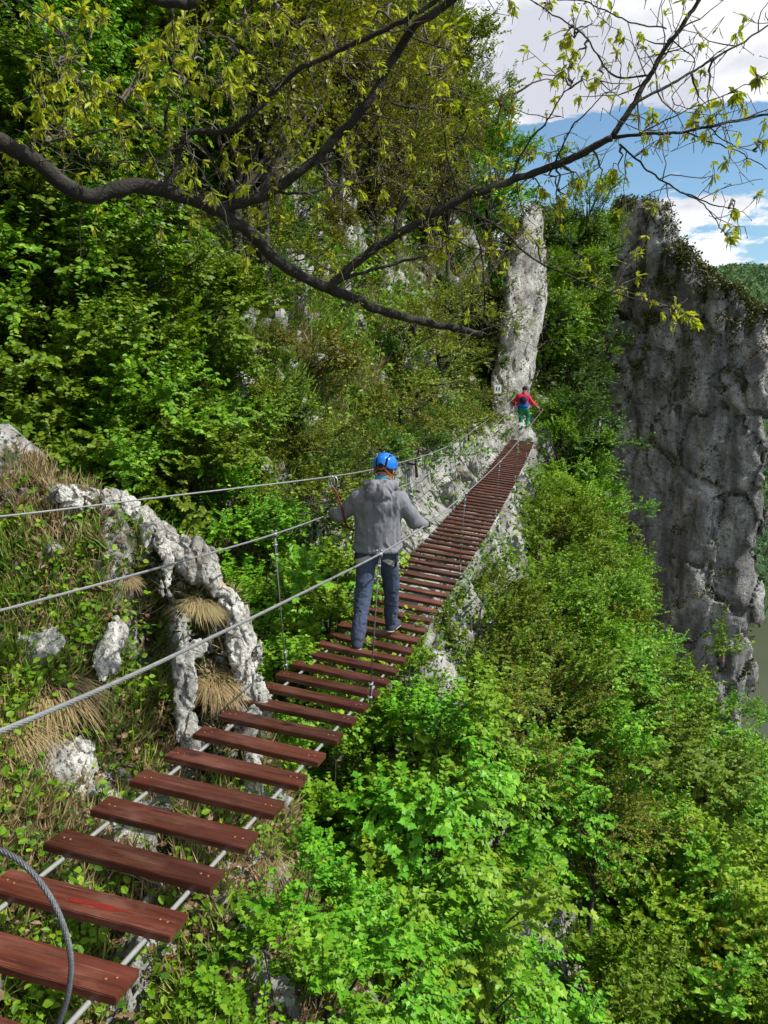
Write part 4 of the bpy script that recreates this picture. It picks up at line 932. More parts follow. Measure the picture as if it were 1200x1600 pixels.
ridge([(178, 965, 5.2, .04), (184, 990, 5.1, .06), (172, 1030, 5.0, .07), (160, 1060, 4.9, .05)], 'small pale rock rib at the centre of the near outcrop', 8, .8)
ridge([(40, 1010, 4.9, .05), (75, 1005, 4.9, .08), (50, 1035, 4.8, .05)], 'pale rock just above the largest dry tuft', 9, .9)
ridge([(60, 1170, 4.3, .08), (110, 1185, 4.3, .12), (95, 1220, 4.2, .12), (125, 1235, 4.2, .08)], 'broad pale rock below the largest dry tuft', 10, 1)
ridge([(105, 790, 5.6, .03), (95, 815, 5.5, .04)], 'little white rock left of the ridge crest', 12, .6)
# big-leaved weed under the near planks and small flowering herbs
def herb(px, py, n, ls, label, mat=L_GREEN, cat='plant', shape=HEXL, elong=(1, .8, 1)):
    p, nr = hit(px, py)
    if p is None: return
    rr = np.random.default_rng(int(px)); a = rr.random(n) * 6.28; d = np.stack([np.cos(a), np.sin(a), .25 + .5 * rr.random(n)], -1)
    T = (shape[0] * np.array(elong), shape[1], shape[2])
    me = leaves(d * ls * .15 * rr.random((n, 1)), d, np.tile([0, 0, 1.], (n, 1)) + rvec(n, rr) * .3, ls * (.6 + .6 * rr.random(n)), T, mat, 'leaf_rosette')
    o = thing('leafy_plant', p, label, cat); link('leaf_rosette', me, o); return o
herb(360, 1435, 12, .17, 'big-leaved dark green weed beside the nearest plank ends', L_DARK)
herb(340, 1490, 9, .18, 'broad-leaved weed hanging lower among the near grass', L_DARK)
herb(130, 870, 26, .11, 'light green leafy rosette on the top of the near outcrop', L_GREEN)
herb(215, 890, 22, .08, 'small leafy herb right of the green rosette on the outcrop', L_LIME)
for px, py, lb in ((172, 872, 'tiny yellow flowers on the near outcrop'), (262, 1495, 'tiny yellow flowers under the nearest plank ends')):
    o = herb(px, py, 16, .035, lb, L_FLOWER, 'flower')
    if o: o.name = 'yellow_flower'

def distinguish():
    gr = {}
    for o in scene.objects:
        if o.parent is None and 'group' in o and 'label' in o and o.get('category') in ('tree', 'bush', 'rock', 'stone'): gr.setdefault((o['group'], o['label']), []).append(o)
    nth = ['leftmost', 'second', 'third', 'fourth', 'fifth', 'sixth', 'seventh', 'eighth', 'ninth', 'tenth', 'eleventh', 'twelfth']
    for (g_, l_), os_ in gr.items():
        if len(os_) < 2: continue
        sh_ = ' '.join(l_.split()[:8]); hi = {o: project(np.array(o.location) + [0, 0, .5])  for o in os_}
        os_.sort(key=lambda o: hi[o][1][0]); nr = max(1, round(math.sqrt(len(os_) / 1.6))); nr = min(nr, 9); per = math.ceil(len(os_) / nr); rows = [os_[k:k + per] for k in range(0, len(os_), per)]
        rn = ['top row'] + [q + ' row' for q in nth[1:len(rows) - 1]] + ['bottom row'] if len(rows) > 5 else {1: [''], 2: ['upper row', 'lower row'], 3: ['top row', 'middle row', 'bottom row'], 4: ['top row', 'second row', 'third row', 'bottom row'], 5: ['top row', 'second row', 'middle row', 'fourth row', 'bottom row']}[len(rows)]
        for r_, row in zip(rn, rows):
            row.sort(key=lambda o: hi[o][0][0])
            for k, o in enumerate(row):
                w_ = 'rightmost' if k == len(row) - 1 and k else (nth[k] + ('' if k == 0 else ' from left') if k < 12 else 'one of the rightmost')
                o['label'] = ' '.join((sh_ + ', ' + w_ + (' in the ' + r_ if r_ else '')).split()[:16])
distinguish()
# ------------------------------------------------------------------ overhanging oak
oak = thing('oak_tree', PX(-260, 330, 3.0) - np.array([0, 0, 2.2]), 'large oak whose dark crooked boughs and fresh yellow leaves overhang the bridge', 'tree')
OI = Matrix.Translation(-Vector(oak.location))
def oobj(name, me):
    o = link(name, me, oak); o.matrix_parent_inverse = OI; return o
def zpath(pts): return np.array([PX(*p) for p in pts])
ro = np.random.default_rng(21)
BR = []        # (name, pts px,py,Z, start radius px->m, end)
def bough(pts, w0, w1, wig=.010, n=None, name='bough'):
    P = smooth_path(zpath(pts), n or max(16, len(pts) * 9)); m = len(P)
    Zs = project(P)[2]; rr = np.linspace(w0, w1, m) * (.72 if len(BR) == 0 else .80) / 2 / 1200 * Zs
    s = np.linspace(0, m * .35, m); nz = np.stack([fbm(np.stack([s + 31.7 * len(BR), s * 0 + k * 9, s * 0], -1), 3, 5) for k in range(3)], -1)
    P = P + nz * wig * np.minimum(1, np.linspace(0, 4, m))[:, None]; rr = rr * (1 + .16 * fbm(np.stack([s * 1.7, s * 0, s * 0 + len(BR)], -1), 3, 9))
    BR.append((P, rr, name)); return P
bough([(-260, 330, 3.0), (-120, 225, 3.05), (0, 222, 3.1), (60, 255, 3.15), (105, 290, 3.2), (140, 306, 3.25), (195, 292, 3.3), (265, 300, 3.4), (330, 325, 3.5), (385, 360, 3.6), (440, 412, 3.75), (500, 445, 3.85), (540, 462, 3.95), (590, 483, 4.05), (660, 502, 4.15), (752, 521, 4.3)], 44, 13)
bough([(-262, 560, 3.0), (-265, 440, 3.0), (-260, 330, 3.0), (-275, 200, 3.0), (-300, 40, 3.0)], 90, 50)
bough([(340, 326, 3.52), (395, 312, 3.5), (440, 290, 3.48), (485, 255, 3.45), (530, 210, 3.4), (575, 160, 3.35), (606, 105, 3.3), (640, 50, 3.2), (700, 5, 3.1), (760, -60, 3.0)], 21, 14)
bough([(512, 452, 3.87), (540, 425, 3.85), (590, 385, 3.8), (650, 350, 3.75), (700, 320, 3.7), (770, 292, 3.65), (860, 262, 3.6), (920, 235, 3.55), (957, 213, 3.5)], 17, 13)
bough([(957, 213, 3.5), (985, 170, 3.48), (1015, 118, 3.45), (1050, 62, 3.4), (1090, 5, 3.35), (1120, -50, 3.3)], 12, 7)
bough([(957, 215, 3.5), (1000, 210, 3.48), (1070, 205, 3.45), (1130, 192, 3.4), (1200, 178, 3.35), (1290, 160, 3.3)], 7, 4)
bough([(985, 165, 3.48), (1040, 135, 3.5), (1110, 95, 3.52), (1170, 60, 3.55), (1230, 20, 3.6)], 6, 3)
bough([(968, 225, 3.5), (1010, 262, 3.52), (1065, 300, 3.55), (1110, 318, 3.56), (1150, 326, 3.58)], 4, 2)
bough([(1065, 300, 3.55), (1105, 325, 3.5), (1125, 355, 3.5), (1140, 378, 3.5)], 3, 1.6)
bough([(252, 298, 3.4), (272, 270, 3.4), (282, 230, 3.38), (295, 210, 3.36), (350, 205, 3.34), (385, 185, 3.3), (425, 145, 3.28), (470, 108, 3.25), (520, 85, 3.2), (580, 55, 3.15), (650, 20, 3.1), (720, -25, 3.05)], 13, 9)
bough([(282, 232, 3.38), (240, 205, 3.36), (170, 203, 3.34), (110, 215, 3.3), (60, 228, 3.28)], 7, 2.5)
bough([(240, 205, 3.36), (215, 175, 3.34), (180, 150, 3.3), (120, 130, 3.28)], 4, 2)
bough([(268, 262, 3.4), (225, 250, 3.36), (150, 252, 3.3), (90, 235, 3.25)], 4, 1.6)
bough([(292, 210, 3.36), (300, 240, 3.3), (330, 295, 3.2), (355, 350, 3.1), (362, 400, 3.1)], 4, 1.5)
bough([(258, 205, 3.36), (262, 165, 3.3), (300, 120, 3.25), (320, 80, 3.2), (310, 45, 3.2)], 5, 2)
bough([(430, 300, 3.5), (480, 302, 3.55), (520, 290, 3.6), (565, 284, 3.65), (600, 262, 3.7)], 6, 2.5)
bough([(525, 440, 3.86), (580, 422, 3.9), (650, 402, 3.95), (720, 385, 4.0)], 8, 3)
bough([(610, 160, 3.35), (650, 170, 3.4), (680, 160, 3.5), (710, 140, 3.6)], 5, 2)
bough([(600, 20, 3.3), (650, 62, 3.35), (700, 75, 3.4), (765, 92, 3.5)], 4, 2)
bough([(752, 522, 4.3), (756, 440, 3.7), (752, 392, 3.66), (740, 352, 3.66), (735, 310, 3.67)][::-1], 4, 2.2, .006)
bough([(800, 280, 3.63), (815, 240, 3.6), (850, 195, 3.55), (880, 150, 3.5), (900, 120, 3.5)], 5, 2)
bough([(865, 260, 3.6), (890, 205, 3.55), (930, 160, 3.5), (970, 130, 3.5)], 4, 1.6)
bough([(700, 322, 3.7), (770, 350, 3.8), (830, 400, 3.9), (920, 445, 4.0), (1000, 470, 4.1), (1065, 490, 4.2)], 5, 2)
bough([(640, 352, 3.75), (700, 372, 3.8), (760, 392, 3.85), (810, 385, 3.9)], 4, 2)
bough([(1015, 118, 3.45), (960, 118, 3.45), (915, 60, 3.4), (860, 20, 3.4), (800, -20, 3.3)], 4, 2)
bough([(870, 0, 3.3), (905, 0, 3.3), (960, 25, 3.35), (1040, 45, 3.4)], 2.5, 3)
bough([(1050, 62, 3.4), (1085, 100, 3.4), (1050, 160, 3.4), (1090, 170, 3.42)], 2.5, 1.5)
bough([(1000, 208, 3.48), (1060, 178, 3.4), (1100, 160, 3.38), (1185, 125, 3.35)], 3, 1.6)
bough([(1070, 205, 3.45), (1120, 225, 3.4), (1160, 240, 3.4), (1200, 265, 3.4)], 3, 1.6)
bough([(1110, 200, 3.42), (1140, 225, 3.4), (1185, 235, 3.35)], 2.5, 1.4)
bough([(-60, -30, 2.6), (60, 20, 2.8), (100, 60, 2.9), (90, 110, 3.0), (60, 150, 3.1)], 4, 1.8)
bough([(0, 60, 3.0), (60, 90, 3.05), (110, 95, 3.1), (140, 60, 3.1)], 3, 1.5)
bough([(380, 190, 3.3), (350, 130, 3.3), (370, 60, 3.3), (385, 10, 3.3)], 4, 2)
bough([(575, 160, 3.35), (540, 110, 3.3), (480, 50, 3.3), (430, 5, 3.3)], 4, 2)
bough([(485, 255, 3.45), (455, 205, 3.4), (450, 150, 3.4)], 3, 1.4)
bough([(660, 345, 3.74), (690, 290, 3.7), (720, 220, 3.7), (760, 160, 3.7), (800, 150, 3.7)], 4, 1.8)
bough([(720, 312, 3.69), (700, 250, 3.65), (690, 180, 3.6), (670, 110, 3.6)], 4, 1.8)
bough([(250, -60, 2.2), (215, -25, 2.25), (265, 3, 2.3), (308, 6, 2.32)], 26, 20)
mbig = MB()
for P, rr, nm in BR[:4]: mbig.tube(P, rr, 12)
for P, rr, nm in BR[4:]: mbig.tube(P, rr, 7)
oobj('bough', mbig.mesh('bough', M_BARK))
allP = np.vstack([b[0] for b in BR]); BRmain = allP
TUFTS = [(20,235),(60,150),(95,130),(120,165),(150,125),(165,150),(85,180),(130,185),(110,215),(60,200),(215,140),(230,105),(75,20),(160,25),(290,45),(300,60),(225,85),(290,95),(300,130),(320,135),(340,145),(385,90),(375,115),
 (360,130),(390,30),(430,20),(480,40),(550,50),(590,20),(580,40),(290,260),(280,290),(350,250),(375,245),(385,290),(335,305),(410,300),(240,130),(460,60),(510,40),(450,200),(540,230),(480,250),(670,110),(695,50),(690,130),
 (720,95),(710,160),(800,165),(795,190),(780,205),(890,60),(880,110),(900,80),(915,110),(870,125),(930,130),(1185,120),(1195,220),(1150,330),(1140,370),(1090,170),(1085,185),(830,240),(770,245),(700,240),(1070,490),(1055,482),
 (1085,505),(995,395),(1150,145),(960,270),(940,290),(770,390),(790,410),(740,430),(620,20),(640,0),(420,0),(450,15),(860,5),(800,10),(520,75),(660,30),(60,175),(95,195),(145,160),(185,170),(130,145),(270,40),(400,50),
 (640,300),(610,330),(565,300),(690,400),(700,215),(740,190),(850,300),(880,310),(600,235),(640,240),(80,140),(175,125),(880,65),(895,95),(1110,180),(250,75),(380,135),(440,30),(1020,180),(700,370),(720,60),(130,15),(905,285),(870,330),(600,300),(840,375),(790,340)]
tw = MB(); LPp, LDd, LNn, LSs = [], [], [], []; cat_mb = MB()
def add_tuft(c, dirv, k=9, size=.062, catk=3):
    for _ in range(k):
        d = rvec(1, ro)[0] * .9 + np.array([0, 0, -.55]) + dirv * .5; LPp.append(c + rvec(1, ro)[0] * .008); LDd.append(d); LNn.append(rvec(1, ro)[0] * .6 + [0, 0, .7]); LSs.append(size * ro.uniform(.55, 1.2))
    for _ in range(catk):
        a = c + rvec(1, ro)[0] * .012; b = a + np.array([ro.normal() * .012, ro.normal() * .012, -ro.uniform(.03, .07)]); cat_mb.tube([a, (a + b) / 2 + rvec(1, ro)[0] * .004, b], [.0012, .002, .0012], 4, False)
def twig_to(c, maxd=None):
    d = np.linalg.norm(allP - c, axis=1); k = np.argmin(d + ro.random(len(d)) * .05); s = allP[k]
    if maxd and d[k] > maxd: return None
    m = (s + c) / 2 + rvec(1, ro)[0] * .22 * d[k] + [0, 0, .10 * d[k]]; q = np.linspace(0, 1, 8)[:, None]
    P = (1 - q) ** 2 * s + 2 * q * (1 - q) * m + q * q * c + ro.normal(size=(8, 3)) * .008
    P[0] = s; tw.tube(P, np.linspace(.0055 + .004 * min(1, d[k]), .0016, 8), 5, False); return P
for (x, y) in TUFTS:
    near_ = np.argmin((project(BRmain)[0] - x) ** 2 + (project(BRmain)[1] - y) ** 2); Z = project(BRmain[near_])[2][0] + ro.uniform(-.25, .3)
    c = PX(x, y, Z); P = twig_to(c)
    dv = (P[-1] - P[-3]); dv /= np.linalg.norm(dv); big_ = 1 if x < 450 or 660 < x < 740 or x > 1040 else .8
    add_tuft(c, dv, ro.integers(8, 13), .056 * big_); add_tuft(P[-2], dv, 5, .048 * big_, 1)
    for _ in range(ro.integers(1, 3)):
        e = P[ro.integers(3, 7)] + rvec(1, ro)[0] * ro.uniform(.06, .16); s = P[4]; tw.tube([s, (s + e) / 2 + rvec(1, ro)[0] * .015, e], [.003, .0022, .0013], 4, False)
        add_tuft(e, rvec(1, ro)[0], ro.integers(3, 7), .048 * big_, 1)
# fine twigs along all boughs: bare, with buds, some with small tufts
for P, rr, nm in BR[:]:
    L_ = np.linalg.norm(np.diff(P, axis=0), axis=1).sum(); nt = int(L_ * 13)
    for _ in range(nt):
        k = ro.integers(1, len(P)); s = P[k]; px__, py__, z__ = project(s)
        if px__[0] < -200: continue
        d = rvec(1, ro)[0]; d[2] += .15; ln = ro.uniform(.06, .34); d /= np.linalg.norm(d)
        pts = [s]; dd = d.copy()
        for q in range(5): dd = dd + rvec(1, ro)[0] * .38; dd /= np.linalg.norm(dd); pts.append(pts[-1] + dd * ln / 5)
        tw.tube(pts, np.linspace(min(.0042, rr[k] * .7), .0013, 6), 4, False)
        for q in range(2, 6):
            if ro.random() < .6:
                e = pts[q] + rvec(1, ro)[0] * ro.uniform(.03, .09); tw.tube([pts[q], e], [.002, .0012], 3, False); cat_mb.ball(e, .0028, (1, 1, 1.3), 5, 3)
                if ro.random() < .20: add_tuft(e, dd, ro.integers(3, 6), .036, 1)
        if ro.random() < .34: add_tuft(pts[-1], dd, ro.integers(4, 8), .046, 2)
oobj('twig', tw.mesh('twig', M_TWIG))
oobj('leaves', leaves(np.array(LPp), np.array(LDd), np.array(LNn), np.array(LSs), OAKL, L_OAK, 'leaves'))
oobj('catkins', cat_mb.mesh('catkins', simple('catkin', (.16, .15, .04), .8)))['kind'] = 'stuff'

# ------------------------------------------------------------------ people
M_SKIN = simple('skin', (.42, .24, .17), .5, 0, .12, 20, .05, 90)
M_HAIR = simple('dark_hair', (.02, .015, .012), .55, 0, .4, 60, .5, 220)
def cloth(name, col, var=.12, bump=.35): return simple(name, col, .85, 0, var, 12, bump, 420, .2)
M_JACKET = cloth('grey_fleece', (.20, .205, .23), .2); M_JEANS = cloth('blue_denim', (.06, .078, .13), .4, .5)
M_GLOVE = cloth('black_glove', (.02, .02, .022)); M_SHOE = cloth('grey_shoe', (.05, .06, .085), .3); M_SOLE = cloth('pale_sole', (.42, .40, .36))
M_HELM = simple('blue_helmet_shell', (.008, .16, .62), .22, 0, .06, 6, .02, 50, .6); M_BLACK = simple('black_plastic', (.012, .012, .014), .4)
M_ORANGE = cloth('orange_strap', (.40, .10, .02)); M_RED = cloth('red_webbing', (.20, .02, .015)); M_CYAN = cloth('light_blue_neckerchief', (.06, .36, .55)); M_STRAP = cloth('grey_harness_strap', (.42, .42, .40)); M_BLUEST = cloth('dark_harness_strap', (.03, .035, .05))
M_ALU = simple('polished_aluminium', (.65, .66, .66), .25, .9, .1)

def hand_sdf(p, wrist, grip, side, s=1.0):
    """palm plus five curled fingers closed round a cable through `grip` (cable runs along local +y)"""
    w_ = np.asarray(wrist, float); g_ = np.asarray(grip, float)
    d = cone(p, w_, w_ * .45 + g_ * .55 + [0, 0, .022 * s], .027 * s, .034 * s)
    d = smin(d, cone(p, w_ * .3 + g_ * .7 + [0, -.028 * s, .026 * s], w_ * .3 + g_ * .7 + [0, .028 * s, .026 * s], .021 * s, .021 * s), .02)
    for k, (yy, ln) in enumerate(((-.033, .8), (-.011, .95), (.011, 1.0), (.033, .9))):
        a = g_ + [-side * .012 * s, yy * s, .030 * s]; b = g_ + [side * .022 * s, yy * s, .022 * s * ln]; c = g_ + [side * .026 * s, yy * s, -.010 * s * ln]; e = g_ + [side * .004, yy * s, -.024 * s * ln]
        f = np.minimum(np.minimum(cone(p, a, b, .0105 * s, .0098 * s), cone(p, b, c, .0098 * s, .009 * s)), cone(p, c, e, .009 * s, .008 * s)); d = smin(d, f, .005)
    a = w_ * .4 + g_ * .6 + [-side * .016 * s, .03 * s, .006]; b = g_ + [-side * .028 * s, .032 * s, -.006 * s]; c = g_ + [-side * .012 * s, .036 * s, -.026 * s]
    return smin(d, np.minimum(cone(p, a, b, .012 * s, .0105 * s), cone(p, b, c, .0105 * s, .009 * s)), .008)

def make_person(base, rz, J, label, group, h, mats, jacket_extra=None):
    root = None
    sh, el, ha, hip, kn, an = J['sh'], J['el'], J['ha'], J['hip'], J['kn'], J['an']; head = np.array(J['head']); neck = np.array(J['neck']); chest = np.array(J['chest']); pel = np.array(J['pel'])
    HM = euler(J.get('hx', 0), 0, J.get('hz', 0))
    def face(p):
        q = (p - head) @ HM
        d = ell(q, (0, -.012, .012), (.076, .095, .098)); d = smin(d, ell(q, (0, .028, -.05), (.056, .062, .062)), .03)
        d = smin(d, ell(q, (0, .092, -.018), (.012, .018, .024)), .012); d = smin(d, ell(q, (0, .082, -.062), (.024, .010, .008)), .008)
        for e in (-1, 1):
            d = np.maximum(d, -ell(q, (e * .031, .098, .008), (.016, .016, .010))); d = smin(d, ell(q, (e * .031, .078, .008), (.013, .013, .013)), .003)
            d = smin(d, ell(q, (e * .080, -.008, -.012), (.010, .020, .032)), .008)
        return d
    def body(p):
        d = face(p); d = smin(d, cone(p, head + [0, -.015, -.05], neck, .054, .060), .02)
        t = ell(p, chest, (.165, .105, .21)); t = smin(t, ell(p, pel, (.155, .105, .14)), .10); d = smin(d, t, .05)
        for k in (0, 1):
            d = smin(d, cone(p, sh[k], el[k], .050, .040), .04); d = smin(d, cone(p, el[k], ha[k], .038, .025), .015)
            d = smin(d, cone(p, hip[k], kn[k], .078, .052), .05); d = smin(d, cone(p, kn[k], an[k], .050, .035), .02)
            d = smin(d, cone(p, an[k], np.array(an[k]) + [0, .10, -.045], .032, .028), .02)
        return d
    V, Q = surf_net(body, (-.62, -.55, -.02), (.62, .62, head[2] + .16), h)
    root = link('person', mesh_np('person', V, [Q], M_SKIN), loc=base); root.rotation_euler = (0, 0, rz); tag(root, label, 'person', group)
    def part(name, f, lo, hi, hh, mat, par=None, lb=None):
        V, Q = surf_net(f, lo, hi, hh); o = link(name, mesh_np(name, V, [Q], mat), par or root)
        if lb: o['label'] = lb
        return o
    def folds(p, sc, a, st=(1, 1, .45)): return a * fbm(p * np.array(st) * sc, 3, 33) + a * .7 * fbm(p * np.array(st) * sc * 2.1 + 5, 2, 41, ridged=True)
    hem = J['hem']
    def jacket(p):
        w2 = J.get('jw', .205)
        k = np.clip((p[..., 2] - hem) / (chest[2] + .12 - hem), 0, 1); cxx = pel[0] + (chest[0] - pel[0]) * k; cyy = pel[1] + (chest[1] - pel[1]) * k
        rx = w2 + .012 - .012 * k; ry = .135 - .01 * k
        q = np.sqrt(((p[..., 0] - cxx) / rx) ** 2 + ((p[..., 1] - cyy) / ry) ** 2); t = (q - 1) * ry
        t = smin(np.maximum(t, p[..., 2] - (chest[2] + .12)), ell(p, chest + np.array([0, 0, .10]), (.19, .125, .12)), .06)
        for k in (0, 1): t = smin(t, cone(p, np.array(sh[k]) * [.55, 1, 1] + [0, 0, .02], sh[k], .068, .070), .05)
        for k in (0, 1):
            w_ = np.array(el[k]) + (np.array(ha[k]) - el[k]) * .80
            t = smin(t, cone(p, sh[k], el[k], .070, .058), .03); t = smin(t, cone(p, el[k], w_, .058, .043), .018)
            t = np.maximum(t, -(cone(p, w_ + (w_ - el[k]) * .06, w_ + (w_ - el[k]) * .6, .034, .034)))
        if J.get('hood'):
            for a0, a1, zo in ((-.115, -.04, 0), (-.04, .055, -.025), (.055, .12, 0)):
                c = neck + np.array([0, -.075, .0]); t = smin(t, cone(p, c + [a0, .05 * (abs(a0) > .1), .015 + zo * (abs(a0) < .1)], c + [a1, .05 * (abs(a1) > .1), .015 + zo * (abs(a1) < .1)], .042, .042), .03)
            t = smin(t, ell(p, neck + np.array([.0, -.12, -.05]), (.10, .045, .075)), .025)
        t = smin(t, cone(p, neck + [0, 0, -.05], neck + [0, .005, .02], .085, .068), .03)
        t = np.maximum(t, -cone(p, neck + [0, .01, .0], neck + [0, .02, .08], .052, .056))
        t = t - .006 * sstep(.72, .98, fbm(p * np.array([7, 7, 3.2]) + fbm(p * 4, 2, 6)[..., None], 2, 57, ridged=True) + .35) - folds(p, 9.5, .010) * sstep(0, .02, p[..., 2] - hem) - .010 * sstep(.05, .0, np.abs(p[..., 2] - hem - .02))
        return np.maximum(t, hem + .012 * fbm(p * 9, 2, 3) - p[..., 2])
    part('jacket', jacket, (-.62, -.35, hem - .03), (.62, .5, neck[2] + .09), h, mats['jacket'])
    def trousers(p):
        t = ell(p, pel + np.array([0, 0, -.02]), (.165, .12, .15))
        for k in (0, 1):
            t = smin(t, cone(p, hip[k], kn[k], .098, .072), .045); a = np.array(kn[k]) + (np.array(an[k]) - kn[k]) * .93; t = smin(t, cone(p, kn[k], a, .070, .060), .02)
        zf = sstep(.5, .15, np.abs(p[..., 2] - .3)); t = t - folds(p, 11, .008, (1, 1, 1.5)) * (.6 + .8 * sstep(.75, .35, p[..., 2]))
        return np.maximum(t, p[..., 2] - hem - .12)
    part('trousers', trousers, (-.32, -.5, .02), (.32, .62, hem + .16), h, mats['trousers'])
    for k, sd in ((0, -1), (1, 1)):
        a = np.array(an[k]); toe = np.array(J['toe'][k]); heel = a + [0, -.045, 0]
        fw = (toe - a) * [1, 1, 0]; fw /= np.linalg.norm(fw); bz = J['sole'][k]
        sl = (toe[2] - (bz[0])) if False else 0
        def shoe(p, a=a, toe=toe, fw=fw):
            t = cone(p, a + [0, 0, .03], a + [0, 0, -.03], .048, .050); t = smin(t, cone(p, a + np.array([0, 0, -.045]) - fw * .02, toe + [0, 0, .012], .044, .034), .03); return t
        s_o = part('shoe', shoe, a - .3, a + .3, h * .9, mats['shoe'])
        d_ = toe - a; pitch = math.atan2(-(toe[2] - (a[2] - .062)), .19) if J.get('pitched', (0, 0))[k] else 0
        def sole(p, a=a, toe=toe, fw=fw):
            x0 = a + np.array([0, 0, -.045]) - fw * .03; x1 = toe + [0, 0, .012]; t = cone(p, x0, x1, .050, .040); ln = x1 - x0; ln = ln / np.linalg.norm(ln); upv = np.array([0, 0, 1.]) - ln * ln[2]; upv /= np.linalg.norm(upv)
            hgt_ = (p - x0) @ upv; return np.maximum(np.maximum(t, hgt_ + .024), -hgt_ - .046)
        part('sole', sole, a - .3, a + .3, h * .9, mats['sole'], s_o)
    for k, sd in ((0, -1), (1, 1)):
        w_ = np.array(el[k]) + (np.array(ha[k]) - el[k]) * .74; g_ = np.array(ha[k])
        part('glove', lambda p, w_=w_, g_=g_, sd=sd: hand_sdf(p, w_, g_, sd), g_ - .2, g_ + .2, min(h, .0052) if h < .01 else .007, mats['glove'])
    def hair(p):
        q = (p - head) @ HM; d = ell(q, (0, -.022, .02), (.088, .100, .102)) - .006 * fbm(q * 60, 2, 8)
        cut = np.maximum(q[..., 1] - .03 - .5 * (q[..., 2] - .04), -.045 - q[..., 2]); return np.maximum(d, cut)
    part('hair', hair, head - .16, head + .16, h * .8, M_HAIR)
    return root, HM, head, neck, part

# ---- person 1: helmet, grey hooded jacket, jeans; walking away over the planks
P1 = np.array([-.08, 6.85, float(deck(15.4)[2])]); F1 = -.24
J1 = dict(sh=[(-.155, .0, 1.345), (.235, .0, 1.335)], el=[(-.345, .03, 1.17), (.345, .10, 1.13)], ha=[(-.455, .285, 1.165), (.405, .325, 1.10)],
    hip=[(-.075, 0, .88), (.115, .0, .88)], kn=[(-.085, -.10, .49), (.11, .17, .50)], an=[(-.095, -.285, .10), (.085, .285, .10)], toe=[(-.12, -.10, .03), (.11, .47, .03)], sole=[(0,), (0,)],
    head=(.075, .075, 1.60), neck=(.055, .015, 1.455), chest=(.035, .0, 1.18), pel=(.015, 0, .93), hem=.86, hood=1, hx=-.35, hz=-.12, jw=.197)
mats1 = dict(jacket=M_JACKET, trousers=M_JEANS, shoe=M_SHOE, sole=M_SOLE, glove=M_GLOVE)
# put the gloves exactly on the handrails
def to_local(P, base, rz): 
    v = np.asarray(P) - base; c, s = math.cos(-rz), math.sin(-rz); return np.array([c * v[0] - s * v[1], s * v[0] + c * v[1], v[2]])
def rail_near(path, P): return path[np.argmin(np.linalg.norm(path - P, axis=1))]
for k, path in ((0, pathL), (1, pathR)):
    c, s = math.cos(F1), math.sin(F1); l = J1['ha'][k]; wpt = P1 + np.array([c * l[0] - s * l[1], s * l[0] + c * l[1], l[2]])
    J1['ha'][k] = tuple(to_local(rail_near(path, wpt), P1, F1))
per1, HM1, hd1, nk1, part1 = make_person(P1, F1, J1, 'person in a blue climbing helmet, grey hooded jacket and jeans walking away over the planks', 'people crossing the bridge', .0075, mats1)
def helmet(p):
    q = (p - hd1) @ HM1; d = ell(q, (0, -.012, .045), (.108, .132, .105)); inn = ell(q, (0, -.012, .035), (.096, .12, .098))
    d = np.maximum(d, -inn); low = .018 - .03 * sstep(.03, -.09, q[..., 1]) + .035 * np.exp(-(q[..., 0] / .045) ** 2) * (q[..., 1] < 0)
    d = np.maximum(d, low - q[..., 2]); d = d - .0035 * sstep(.03, .0, q[..., 2] - low)
    for e in (-1, 1):
        d = np.maximum(d, -ell(q, (e * .062, -.06, .105), (.010, .028, .05))); d = d + .003 * sstep(.012, .004, np.abs(np.abs(q[..., 0]) - .048 - .1 * (q[..., 2] - .05)))
    return d
hm = part1('helmet', helmet, hd1 - .2, hd1 + .2, .004, M_HELM)
mb = MB()
def hl(v): return tuple(np.asarray(v) @ HM1.T + hd1)
for e in (-1, 1):
    mb.tube([hl((e * .02, -.112, -.012)), hl((e * .06, -.085, -.045)), hl((e * .085, -.02, -.06)), hl((e * .06, .05, -.085))], .0055, 5); mb.tube([hl((e * .096, -.05, .02)), hl((e * .088, -.03, -.03)), hl((e * .085, -.02, -.06))], .0055, 5)
mb.tube([hl((-.07, -.092, .005)), hl((0, -.118, -.03)), hl((.07, -.092, .005))], .005, 5)
link('chin_strap', mb.mesh('chin_strap', M_ORANGE), hm)
part1('neckerchief', lambda p: np.maximum(cone(p, nk1 + [0, .0, .02], nk1 + [0, .02, .055], .068, .066), -cone(p, nk1 + [0, .01, .0], nk1 + [0, .03, .1], .052, .052)), nk1 - .12, nk1 + .15, .006, M_CYAN)
mb = MB()      # sit harness: waist belt, leg loops
def ring(c, rx, ry, tilt, wd, mat_mb, n=28, a0=0, a1=2 * math.pi, rollx=0.):
    th = np.linspace(a0, a1, n); M = euler(rollx, tilt, 0); C = np.stack([rx * np.cos(th), ry * np.sin(th), 0 * th], -1) @ M.T + c
    O = np.stack([np.cos(th), np.sin(th), 0 * th], -1) @ M.T; up = M[:, 2]; V = []
    for a, b in ((-1, 0), (-1, 1), (1, 1), (1, 0)): V.append(C + O * .006 * b + up * wd / 2 * a)
    V = np.stack(V, 1).reshape(-1, 3); F_ = []
    for k in range(n - 1):
        for q in range(4): F_.append((k * 4 + q, k * 4 + (q + 1) % 4, k * 4 + 4 + (q + 1) % 4, k * 4 + 4 + q))
    mat_mb.add(V, F_)
ring(np.array([-.078, -.02, .80]), .106, .104, -.35, .045, mb); ring(np.array([.115, .03, .80]), .106, .104, .55, .045, mb)
har = link('harness', mb.mesh('harness', M_STRAP, False), per1)
